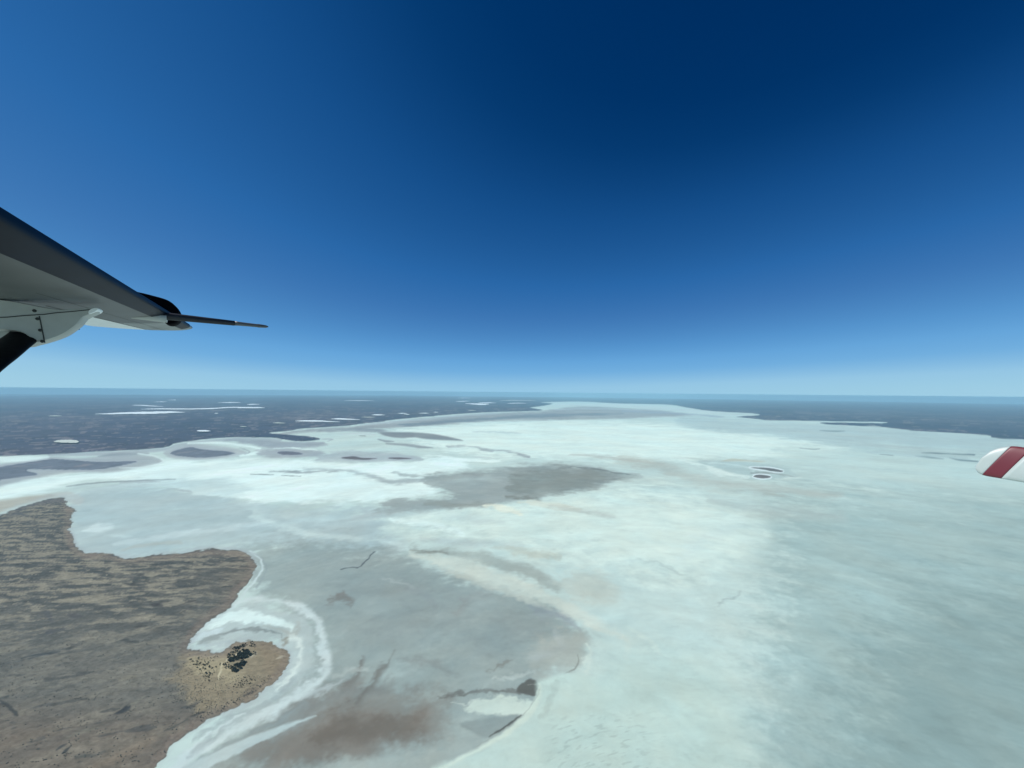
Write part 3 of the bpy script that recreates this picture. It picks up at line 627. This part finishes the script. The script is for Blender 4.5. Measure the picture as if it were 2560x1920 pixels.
pan([(384, 1006, .2), (405, 1005.6, .8), (416, 1005.6, .2)]); pan([(420, 1001, .2), (440, 1000.6, .8)])
pan([(536, 1035.3, .2), (541, 1035.2, .9), (546, 1035.3, .2)])
pan([(682, 1060, .2), (696, 1060, 1.1), (713, 1060.5, .2)], M_panc)
pan([(738, 1055, .3), (760, 1054.8, 1.5), (800, 1055, 1.5), (825, 1056.5, .9), (849, 1057.5, .3)])
pan([(828, 1049.6, .3), (850, 1049.6, 1.7), (870, 1050.3, 1.4), (900, 1051.4, .3)])
pan([(928, 1039.4, .2), (945, 1039, 1.4), (963, 1039.6, .2)]); pan([(903, 1045, .2), (920, 1045, .9), (938, 1045.4, .2)], M_panc)
pan([(994, 1035.4, .2), (1006, 1035.2, 1.0), (1018, 1035.4, .2)]); pan([(1010, 1037.6, .2), (1018, 1037.8, .8), (1024, 1038, .2)])
pan([(1046, 1034.8, .2), (1060, 1034.7, .9), (1073, 1035, .2)]); pan([(1084, 1032, .2), (1090, 1032, .7), (1096, 1032.3, .2)])
pan([(1163, 1009.6, .3), (1180, 1010.6, 1.2), (1205, 1011.6, 1.9), (1222, 1011, .5)]); pan([(1196, 1007.6, .3), (1220, 1007.8, 1.0), (1241, 1008.4, .2)])
pan([(1268, 1009.8, .2), (1290, 1008.8, .8), (1318, 1009.2, .2)]); pan([(1140, 1004.8, .2), (1155, 1004.2, .8), (1175, 1003, .2)])
pan([(600, 1069.4, .2), (608, 1069.4, .7), (617, 1069.6, .2)], M_panc)
pan([(1250, 1002, .2), (1290, 1001.4, .7), (1340, 1002, .2)], M_panc)
pan([(1170, 1027.7, .2), (1180, 1027.5, .7), (1190, 1027.7, .2)], M_panc)
pan([(860, 1002.6, .2), (900, 1002.4, .6), (935, 1002.8, .2)]); pan([(1145, 995.8, .2), (1160, 995.3, .6), (1176, 995.6, .2)])

# ------------------------------------------------------------ bushes and trees on the dune spit
def height_at(x, y):
    return gz(x, y) + 3.2
M_leaf = mat('saltbush_leaf', (0.045, 0.058, 0.045), 0.9, var=0.35, scale=0.6)
M_bark = mat('mulga_bark', (0.10, 0.075, 0.055), 0.9, var=0.2, scale=3)
def tree_meshes(seed, r, h):
    rnd = random.Random(seed); vs = []; fs = []
    lobes = [(rnd.uniform(-.5, .5) * r, rnd.uniform(-.5, .5) * r, h * rnd.uniform(.5, .8), r * rnd.uniform(.4, .6)) for _ in range(7)]
    for _ in range(330):
        cx, cy, cz, cr = rnd.choice(lobes)
        v = Vector((rnd.gauss(0, 1), rnd.gauss(0, 1), rnd.gauss(0, .8))).normalized() * cr * rnd.uniform(.55, 1.05)
        p = Vector((cx, cy, cz)) + Vector((v.x, v.y, v.z * .8))
        p.z = max(p.z, .15 * h)
        n = Vector((rnd.gauss(0, 1), rnd.gauss(0, 1), rnd.gauss(0, 1))).normalized(); t = n.orthogonal().normalized(); b = n.cross(t)
        s = rnd.uniform(.35, .75) * r * .28; k = len(vs)
        vs += [p + t * s, p + b * s * .7, p - t * s, p - b * s * .7]; fs.append((k, k + 1, k + 2, k + 3))
    cm = bpy.data.meshes.new('crown'); cm.from_pydata([tuple(v) for v in vs], [], fs); cm.materials.append(M_leaf)
    tv = []; tf = []
    def limb(a_, b_, ra, rb, n=6):
        dd = (b_ - a_).normalized(); t = dd.orthogonal().normalized(); b = dd.cross(t); k = len(tv)
        for c_, rr_ in ((a_, ra), (b_, rb)):
            for i in range(n):
                an = 2 * PI * i / n; tv.append(c_ + (t * math.cos(an) + b * math.sin(an)) * rr_)
        for i in range(n): tf.append((k + i, k + (i + 1) % n, k + n + (i + 1) % n, k + n + i))
    z = Vector((0, 0, -.3)); f = Vector((rnd.uniform(-.2, .2), rnd.uniform(-.2, .2), h * .3))
    limb(z, f, .05 * r, .035 * r)
    for cx, cy, cz, cr in lobes[:5]: limb(f, Vector((cx, cy, cz)), .03 * r, .01 * r)
    tm = bpy.data.meshes.new('trunk'); tm.from_pydata([tuple(v) for v in tv], [], tf); tm.materials.append(M_bark)
    return cm, tm
KIND = [tree_meshes(s, 4.2, 5.5) for s in (1, 2, 3, 4)]
def tree(name, px, py, sc_, label, cat, group, rnd):
    g = ground_at(px, py)
    r = bpy.data.objects.new(name, None); COL.objects.link(r)
    r.location = (g.x, g.y, height_at(g.x, g.y)); r.rotation_euler = (0, 0, rnd.uniform(0, 6.28)); r.scale = (sc_, sc_, sc_ * rnd.uniform(.75, 1.1))
    tag(r, label, cat, group)
    cm, tm = rnd.choice(KIND)
    for nm, m in (('crown', cm), ('trunk', tm)):
        o = bpy.data.objects.new(nm, m); COL.objects.link(o); o.parent = r
def inside(x, y, P):
    return sdf_poly(np.array([x]), np.array([y]), np.array(P, float))[0] > 0
rnd = random.Random(7)
def fill(P, n, name, smin, smax, label, cat, group):
    xs = [p[0] for p in P]; ys = [p[1] for p in P]; k = 0
    while k < n:
        x = rnd.uniform(min(xs), max(xs)); y = rnd.uniform(min(ys), max(ys))
        if inside(x, y, P):
            tree(name, x, y, rnd.uniform(smin, smax), label, cat, group, rnd); k += 1
GA = [(569, 1653.5), (573, 1650), (590, 1644), (600, 1632), (609, 1627.5), (621, 1630.5), (630.5, 1637), (623, 1644), (603.5, 1650.6), (588, 1655.5), (573, 1657)]
GB = [(576.5, 1675), (584, 1667), (594, 1659), (607, 1654.5), (619, 1659), (615, 1667), (609, 1673), (590, 1682.5), (580, 1680.5)]
fill(GA, 88, 'mulga_tree', .9, 1.35, 'dark tree in the dense upper grove on the sandy dune spit', 'tree', 'trees of the upper grove')
fill(GB, 62, 'mulga_tree', .8, 1.2, 'dark tree in the lower of the two groves on the sandy spit', 'tree', 'trees of the lower grove')
fill([(558, 1662), (572, 1657), (578, 1668), (570, 1676), (556, 1672)], 14, 'mulga_bush', .5, .8, 'greyish bush at the left foot of the lower grove', 'bush', 'bushes left of the lower grove')
fill([(560, 1648), (575, 1630), (592, 1616), (612, 1610), (618, 1616), (600, 1628), (588, 1640), (568, 1650)], 44, 'mulga_bush', .5, 1.0, 'dark bush scattered just above the upper grove', 'bush', 'bushes above the upper grove')
fill([(612, 1622), (630, 1606), (640, 1612), (646, 1632), (636, 1640), (626, 1630)], 14, 'mulga_bush', .45, .8, 'small dark bush right of the upper grove', 'bush', 'bushes right of the upper grove')
fill([(466, 1654), (500, 1642), (552, 1634), (556, 1656), (545, 1676), (530, 1704), (512, 1700), (486, 1672)], 48, 'mulga_bush', .35, .75, 'small dark bush dotted on the pale sand left of the groves', 'bush', 'bushes on the pale sand')
for x, y, s in ((492, 1664.5, .9), (513, 1675, .8), (523, 1670, .8), (514.5, 1686, 1.0), (500, 1676, .7), (525, 1687, .8), (521, 1696, .7), (523, 1704.6, .7)):
    tree('mulga_bush', x, y, s, 'larger dark bush standing alone on the pale sand', 'bush', 'lone bushes on the pale sand', rnd)
fill([(585, 1705), (625, 1690), (640, 1705), (610, 1722), (580, 1722)], 22, 'mulga_bush', .35, .6, 'small bush below the groves towards the shore', 'bush', 'bushes below the groves')
# uncountable low scrub over the peninsula, thicker on the spit
M_scrub = mat('scrub_leaf', (0.10, 0.112, 0.092), 0.9, var=0.35, scale=0.05)
SPb = np.array([(440, 1660), (500, 1640), (560, 1690), (640, 1690), (690, 1690), (600, 1770), (500, 1800), (430, 1760), (410, 1700)], float)
rng = np.random.default_rng(5)
n_try = 5000
qx = np.concatenate([rng.uniform(-60, 720, n_try), rng.uniform(410, 700, 2200)])
qy = np.concatenate([1250 + 720 * rng.uniform(0, 1, n_try) ** 0.8, rng.uniform(1640, 1800, 2200)])
keep = sdf_poly(qx, qy, np.array(PENIN, float)) > 6
onspit = sdf_poly(qx, qy, SPb) > 0
cl = fbm(qx / 90, qy / 28, 4, 801) + 0.5 * fbm(qx / 14, qy / 6, 2, 802)
keep &= np.where(onspit, np.arange(len(qx)) >= n_try, (cl > 0.0) & (np.arange(len(qx)) < n_try))
keep &= ~((np.abs(qx - 600) < 55) & (np.abs(qy - 1650) < 40)) & ~((sdf_poly(qx, qy, np.array(SP, float)) > -6) & ~onspit)
qx = qx[keep]; qy = qy[keep]; onspit = onspit[keep]; nb = len(qx)
gp = np.array([tuple(ground_at(x, y)) for x, y in zip(qx, qy)]); gp[:, 2] += 3.0
br = np.where(onspit, rng.uniform(.5, 1.4, nb), rng.uniform(.5, 1.7, nb))
m_ = 6; rings = ((.9, -.3), (1.0, .5), (.55, .95)); an = np.arange(m_) * 2 * PI / m_
V3 = []
for rr_, zz in rings:
    q = br[:, None] * rr_ * rng.uniform(.75, 1.2, (nb, m_))
    V3.append(np.stack([gp[:, 0:1] + q * np.cos(an), gp[:, 1:2] + q * np.sin(an), gp[:, 2:3] + zz * br[:, None] * rng.uniform(.85, 1.1, (nb, m_))], -1))
V3.append(np.stack([gp[:, 0], gp[:, 1], gp[:, 2] + br * 1.05], -1)[:, None, :])
allv = np.concatenate(V3, 1).reshape(-1, 3); per = 3 * m_ + 1
base_f = [(j * m_ + i, j * m_ + (i + 1) % m_, (j + 1) * m_ + (i + 1) % m_, (j + 1) * m_ + i) for j in range(2) for i in range(m_)]
top_f = [(2 * m_ + i, 2 * m_ + (i + 1) % m_, 3 * m_) for i in range(m_)]
lst = []
for k in range(nb):
    o_ = k * per
    lst += [tuple(a + o_ for a in f) for f in base_f] + [tuple(a + o_ for a in f) for f in top_f]
tag(mesh_obj('low_scrub', allv, lst, M_scrub), 'low grey green scrub speckling the brown peninsula and its sandy spit', 'scrub', kind='stuff')

# ------------------------------------------------------------ the aircraft
EYE = Vector((0, 0, H))
TILT = Matrix.Rotation(math.radians(0.48), 3, rt)
s_ = (TILT @ Vector((-.541, .839, .047))).normalized()          # outboard along the left wing
fwd = (TILT @ Vector((.841, .541, 0))).normalized()             # flight direction
T = EYE + ray(482, 819) * 7.7                          # leading edge at the tip
cd = (TILT @ Vector((-.841, -.541, -.10))).normalized()         # chord, towards the trailing edge
nrm = s_.cross(cd).normalized()
if nrm.z < 0: nrm = -nrm
plane = bpy.data.objects.new('airplane', None); COL.objects.link(plane)
plane.location = EYE + Vector((0, 0, -1.2))
tag(plane, 'light aircraft seen from its own cabin: high wing, strut, probe and red banded propeller blade', 'airplane')

M_skin = mat('grey_skin', (.066, .070, .070), .42, var=.14, scale=3, spec=.5)
M_outer = mat('outer_skin', (.20, .21, .21), .42, var=.12, scale=3)
M_white = mat('white_paint', (.74, .76, .76), .35, var=.05, scale=4)
M_boot = mat('dark_boot', (.0015, .005, .014), .45, var=.3, scale=3, spec=.07)  # dark boot, with the reflected navy sky put into its base colour
M_fair = mat('fairing_paint', (.36, .37, .355), .45, var=.06, scale=8)
M_black = mat('black_rubber', (.003, .004, .007), .6, var=.3, scale=20, bump=.3, spec=.12)
M_pod = mat('pod_black', (.002, .002, .004), .8, var=.1, scale=4, spec=.05)
M_tube = mat('tube_dark', (.016, .018, .024), .5, var=.2, scale=10, spec=.3)
M_tip = mat('tube_bare', (.08, .082, .085), .5, var=.1, scale=10)
M_seam = mat('seam_dark', (.03, .035, .035), .8)
M_red = mat('red_paint', (.15, .022, .032), .4, var=.08, scale=10)
M_pw = mat('blade_white', (.44, .50, .47), .4, var=.05, scale=10)
M_pb = mat('blade_black', (.02, .02, .02), .4, var=.1, scale=10)

def chord(L):     # L metres inboard from the tip
    return 1.22 + .09 * L if L > .6 else 1.274 * (1 - .28 * ((.6 - L) / .6) ** 2)
def airfoil(t):   # t 0..1 upper from LE ; returns half thickness
    return .13 * (1.4845 * math.sqrt(t) - .63 * t - 1.758 * t * t + 1.4215 * t ** 3 - .5075 * t ** 4) / .5 * .5
def wing_pt(L, u):
    """u -1..0 lower surface TE->LE, 0..1 upper LE->TE"""
    t = abs(u) ** 1.0
    c = chord(L); th = airfoil(min(t, 1)) * c * 1.15
    le = T - s_ * L
    base = le + cd * (t * c) - nrm * 0.0
    up = th if u > 0 else -th * .75
    return base + nrm * up
def loft(name, L0, L1, u0, u1, m, nL=24, nu=24, off=0.0, parent=None):
    vs = []; fs = []
    for i in range(nL + 1):
        L = L0 + (L1 - L0) * i / nL
        for j in range(nu + 1):
            u = u0 + (u1 - u0) * j / nu
            u = math.copysign(abs(u) ** 1.0, u)
            p = wing_pt(L, u)
            if off:
                p = p + (nrm * (off if u > 0 else -off) - cd * off * max(0, 1 - abs(u) * 12))
            vs.append(p)
    for i in range(nL):
        for j in range(nu):
            a_ = i * (nu + 1) + j; fs.append((a_, a_ + 1, a_ + nu + 2, a_ + nu + 1))
    return mesh_obj(name, vs, fs, m, parent or plane, smooth=True)
wing = loft('wing', 1.9, 9.5, -.47, .999, M_skin, 40, 70)
loft('outer_panel', 0, 1.9, -.47, .999, M_outer, 16, 70, parent=wing)
loft('leading_edge_boot', .42, 9.5, -.10, .14, M_boot, 40, 30, off=.006, parent=wing)
ail = loft('aileron', .0, 3.2, -1.0, -.47, M_white, 20, 10, parent=wing)
loft('flap', 3.2, 9.5, -1.0, -.47, M_skin, 20, 10, parent=wing)
# rounded tip cap
vs = []; fs = []; nu = 40; nk = 10
for k in range(nk + 1):
    a_ = k / nk * PI / 2
    for j in range(nu):
        u = -1 + 2 * j / nu
        t = abs(u); p = wing_pt(0, u); mid = T + cd * (t * chord(0))
        q = mid + (p - mid) * math.cos(a_) + s_ * (.16 * math.sin(a_) * (max(0, 1 - (2 * t - 1) ** 2)) ** .5)
        vs.append(q)
for k in range(nk):
    for j in range(nu):
        fs.append((k * nu + j, k * nu + (j + 1) % nu, (k + 1) * nu + (j + 1) % nu, (k + 1) * nu + j))
mesh_obj('wing_tip', vs, fs, M_fair, wing, smooth=True)

def tube(name, pts, rads, m, parent, n=16, cap=True, flat=1.0, axis=None):
    vs = []; fs = []
    for i, p in enumerate(pts):
        a_ = pts[max(i - 1, 0)]; b_ = pts[min(i + 1, len(pts) - 1)]
        dd = (b_ - a_).normalized(); t = (axis - dd * axis.dot(dd)).normalized() if axis else dd.orthogonal().normalized(); b = dd.cross(t)
        for k in range(n):
            an = 2 * PI * k / n
            vs.append(p + (t * math.cos(an) + b * math.sin(an) * flat) * rads[i])
    for i in range(len(pts) - 1):
        for k in range(n):
            fs.append((i * n + k, i * n + (k + 1) % n, (i + 1) * n + (k + 1) % n, (i + 1) * n + k))
    if cap:
        fs.append(tuple(range(n))[::-1]); fs.append(tuple((len(pts) - 1) * n + k for k in range(n)))
    return mesh_obj(name, vs, fs, m, parent, smooth=True)
def on_plane(px, py, P0, N):
    d = ray(px, py); return EYE + d * ((P0 - EYE).dot(N) / d.dot(N))
def slab(name, px_pts, P0, N, thick, m, parent, bulge=0.35, sm=3):
    """outline standing in the plane through P0 with normal N, given real thickness and rounded edges"""
    P = smooth_pts(px_pts, True, sm) if sm > 1 else np.array(px_pts, float)
    pts = [on_plane(x, y, P0, N) for x, y in P]
    cen = sum(pts, Vector()) / len(pts); n = len(pts); vs = []; fs = []
    prof = [(-1, .93), (-.8, .975), (-.4, .995), (0, 1), (.4, .995), (.8, .975), (1, .93)]
    for a_, k in prof:
        for p in pts: vs.append(cen + (p - cen) * k + N * (thick / 2 * a_))
    for i in range(len(prof) - 1):
        for j in range(n): fs.append((i * n + j, i * n + (j + 1) % n, (i + 1) * n + (j + 1) % n, (i + 1) * n + j))
    fs.append(tuple(range(n))[::-1]); fs.append(tuple((len(prof) - 1) * n + j for j in range(n)))
    return mesh_obj(name, vs, fs, m, parent)
sh = Vector((s_.x, s_.y, 0)).normalized()
# station where px 428 meets the leading edge
def le_at(px):
    lo, hi = 0.0, 7.0
    for _ in range(40):
        L = (lo + hi) / 2; p = T - s_ * L - EYE
        x = 1280 + FOC * p.dot(rt) / p.dot(fw)
        if x > px: lo = L
        else: hi = L
    return T - s_ * L, L
P_pod, L_pod = le_at(440)
slab('equipment_pod', [(330, 731), (352, 733.5), (381, 740.5), (412, 749), (428, 756), (440, 766), (449, 777), (454, 790), (452, 802), (444, 811), (430, 815), (418, 812), (412, 804), (395, 790), (350, 760)],
     P_pod, sh, .26, M_pod, wing)
# probe boom
P_b, L_b = le_at(416)
root = P_b - nrm * .05 + cd * .05
def px_of(p):
    q = p - EYE; return 1280 + FOC * q.dot(rt) / q.dot(fw), 960 - FOC * q.dot(upv) / q.dot(fw)
lo, hi = .2, 6.0
for _ in range(40):
    Lb = (lo + hi) / 2
    if px_of(root + fwd * Lb)[0] < 671: lo = Lb
    else: hi = Lb
tgt = on_plane(671, 817, root + fwd * Lb, Vector((0, 1, 0))); bd = (tgt - root)
pb = lambda t: root + bd * t
boom = tube('probe_boom', [pb(-.06), pb(0), pb(.2), pb(.4), pb(.655), pb(.66)], [.052, .052, .047, .042, .036, .03], M_tube, wing)
tube('probe_tip', [pb(.66), pb(.7), pb(.78), pb(.88), pb(.9), pb(.975), pb(1)], [.033, .029, .026, .024, .027, .02, .006], M_tip, boom)
tube('probe_bracket', [root - nrm * .02 - fwd * .3, root - nrm * .03 + fwd * .05], [.05, .06], M_fair, wing)

# strut fairing under the wing
P_f = T - s_ * 4.3
fair = slab('strut_fairing', [(-90, 742), (0, 750), (41, 755), (91, 765), (141, 774), (179, 776), (232, 772), (248, 771), (252, 774), (247, 782), (232, 789), (218, 796), (205, 812), (190, 824),
      (171, 837), (146, 848), (114, 858), (91, 863.6), (74, 868), (86, 856), (84, 849), (71, 838), (54, 831), (29, 828), (0, 826), (-90, 822)], P_f, sh, .16, M_fair, wing, sm=2)
Pn = P_f - sh * .083
def seam(name, pts, wd_, m, par, dpt=.0025):
    """thin raised strip standing on the fairing face"""
    q = [on_plane(x, y, Pn, sh) for x, y in pts]; vs = []; fs = []
    for i, p in enumerate(q):
        a_ = q[max(i - 1, 0)]; b_ = q[min(i + 1, len(q) - 1)]; dd = (b_ - a_).normalized(); t = dd.cross(sh).normalized()
        for o_ in (t * wd_ - sh * dpt, -t * wd_ - sh * dpt, -t * wd_ + sh * .004, t * wd_ + sh * .004): vs.append(p + o_)
    for i in range(len(q) - 1):
        for k in range(4): fs.append((i * 4 + k, i * 4 + (k + 1) % 4, (i + 1) * 4 + (k + 1) % 4, (i + 1) * 4 + k))
    return mesh_obj(name, vs, fs, m, par)
seam('panel_seam', [(98, 790), (101, 803), (106, 828), (112, 857)], .0035, M_seam, fair)
seam('panel_seam', [(-40, 795), (18, 793), (60, 789), (110, 786), (141, 782), (180, 779), (235, 773)], .0035, M_seam, fair)
for x, y in ((86, 777), (93.5, 797), (100.5, 825.5), (105.5, 853.5)):
    p = on_plane(x, y, Pn, sh)
    tube('screw', [p + sh * .004, p - sh * .004], [.014, .013], M_seam, fair, n=14)
# bright lip at the nose of the fairing
slab('fairing_lip', [(229, 779), (240, 773.5), (251, 773), (251, 777), (244, 782), (230, 788), (227, 786)], P_f - sh * .01, sh, .155, M_white, fair, sm=2)
# strut with its black boot: from the fairing down to the cabin side
A0 = on_plane(58, 842, P_f, sh)
A1 = A0 - sh * 3.5 + Vector((0, 0, -1.75)) + fwd * .0
d_s = (A1 - A0).normalized()
rnd2 = random.Random(3)
pts = [A0 - d_s * .15] + [A0 + d_s * (i * .12) for i in range(34)]
rad = [.11] + [.11 * (1 + rnd2.uniform(-.025, .025)) for _ in range(34)]
st = tube('wing_strut', pts, rad, M_black, plane, n=20, flat=.38, axis=fwd)
slab('strut_cuff', [(-60, 830), (0, 826), (14, 827), (28, 829), (14, 842), (0, 853), (-60, 900)], P_f + sh * .12, sh, .04, M_fair, wing, sm=1)
# small light under the trailing edge
pl = EYE + ray(194, 824) * 5.6
tube('drain_mast', [pl, pl + Vector((0, 0, .06))], [.022, .018], M_seam, wing, n=10)
# underside seams
def under_line(name, a_, b_, wd_=.004, n=16):
    vs = []; fs = []
    for i in range(n + 1):
        t = i / n; L = a_[0] + (b_[0] - a_[0]) * t; u = a_[1] + (b_[1] - a_[1]) * t
        p = wing_pt(L, u) - nrm * .003
        dd = ((T - s_ * b_[0] + cd * chord(b_[0]) * -b_[1]) - (T - s_ * a_[0] + cd * chord(a_[0]) * -a_[1])).normalized(); q = dd.cross(nrm).normalized()
        vs += [p + q * wd_, p - q * wd_]
    for i in range(n): fs.append((2 * i, 2 * i + 1, 2 * i + 3, 2 * i + 2))
    return mesh_obj(name, vs, fs, M_seam, wing)
under_line('skin_seam', (.55, -.1), (.55, -.45)); under_line('skin_seam', (1.9, -.1), (1.9, -.45), .003)
under_line('skin_seam', (0, -.47), (4, -.47), .007); under_line('skin_seam', (.3, -.30), (5, -.30), .0025)
under_line('skin_seam', (.75, -.2), (1.05, -.36), .006); under_line('skin_seam', (.9, -.28), (.8, -.36), .006)

# propeller: hub and spinner out of the frame to the right, one blade tip in view
prop_hub = EYE + ray(2460, 1146) * 2.0 - Vector((s_.x, s_.y, 0)).normalized() * 1.32 + Vector((0, 0, -.12))
ps = sh.copy()                                            # blade in view points outboard (left of the nose)
def blade(name, angle, parent):
    ax = (Matrix.Rotation(angle, 3, fwd) @ ((EYE + ray(2454, 1146) * 2.0 - prop_hub).normalized()))
    R = (EYE + ray(2454, 1146) * 2.0 - prop_hub).length
    ch0 = ax.cross(fwd).normalized()
    if angle == 0 and ch0.z < 0: ch0 = -ch0
    def ring(r):
        f = r / R; cw = .172 * (1 if f > .5 else .6 + .8 * f)
        tw = math.radians(18 + 26 * (1 - f))
        ch = ch0 * math.cos(tw) + fwd * math.sin(tw) * .6; tn = ch.cross(ax).normalized()
        e_ = R - r
        rs = .07
        if e_ < rs: cw *= max(.03, math.sqrt(1 - ((rs - e_) / rs) ** 2)) * .75 + .25 * (e_ > 0)
        th = .012 + .03 * (1 - f)
        skew = .36 * 0                                    # swept tip
        out = []
        for k in range(20):
            an = 2 * PI * k / 20
            out.append((prop_hub + ax * (r - .10 * math.cos(an) * cw / .2 * .45) + ch * (cw / 2 * math.cos(an)) + tn * (th * math.sin(an))))
        return out
    def seg(nm, r0, r1, m, par, n):
        vs = []; fs = []
        for i in range(n + 1): vs += ring(r0 + (r1 - r0) * i / n)
        for i in range(n):
            for k in range(20): fs.append((i * 20 + k, i * 20 + (k + 1) % 20, (i + 1) * 20 + (k + 1) % 20, (i + 1) * 20 + k))
        fs.append(tuple(range(20))[::-1]); fs.append(tuple(n * 20 + k for k in range(20)))
        return mesh_obj(nm, [v - (0 * v) for v in vs], fs, m, par, smooth=True)
    b = seg(name, .12, R - .26, M_pb, parent, 12)
    return b, seg, R
for i, an in enumerate((0, 2 * PI / 3, 4 * PI / 3)):
    b, seg, R = blade('propeller_blade', an, plane)
    for nm, r0, r1, m in (('white_band', R - .26, R - .110, M_pw), ('red_band', R - .110, R - .048, M_red), ('white_tip', R - .048, R, M_pw)):
        seg(nm, r0, r1, m, b, 10)
sp_pts = [prop_hub + fwd * x for x in (-.2, -.1, 0, .12, .22, .3, .34)]
spn = tube('spinner', sp_pts, [.2, .2, .19, .16, .11, .05, .01], M_pw, plane)

# ------------------------------------------------------------ air
hz = 188500.0; zb = -1125.0; zt = H + 8.0
vs = [(x, y, z) for z in (zb, zt) for x, y in ((-hz, -hz), (hz, -hz), (hz, hz), (-hz, hz))]
hb = mesh_obj('haze', vs, [(0, 3, 2, 1), (4, 5, 6, 7), (0, 1, 5, 4), (1, 2, 6, 5), (2, 3, 7, 6), (3, 0, 4, 7)])
m = bpy.data.materials.new('air'); m.use_nodes = True; n = m.node_tree; n.nodes.clear()
pv = n.nodes.new('ShaderNodeVolumePrincipled'); ou = n.nodes.new('ShaderNodeOutputMaterial')
pv.inputs['Color'].default_value = (.49, .86, 1.0, 1); pv.inputs['Density'].default_value = 1 / 62000.0; pv.inputs['Anisotropy'].default_value = 0.0
n.links.new(pv.outputs[0], ou.inputs['Volume'])
hb.data.materials.append(m); tag(hb, kind='stuff')
tag(hb, 'thin blue haze in the air over the salt lake', 'haze')
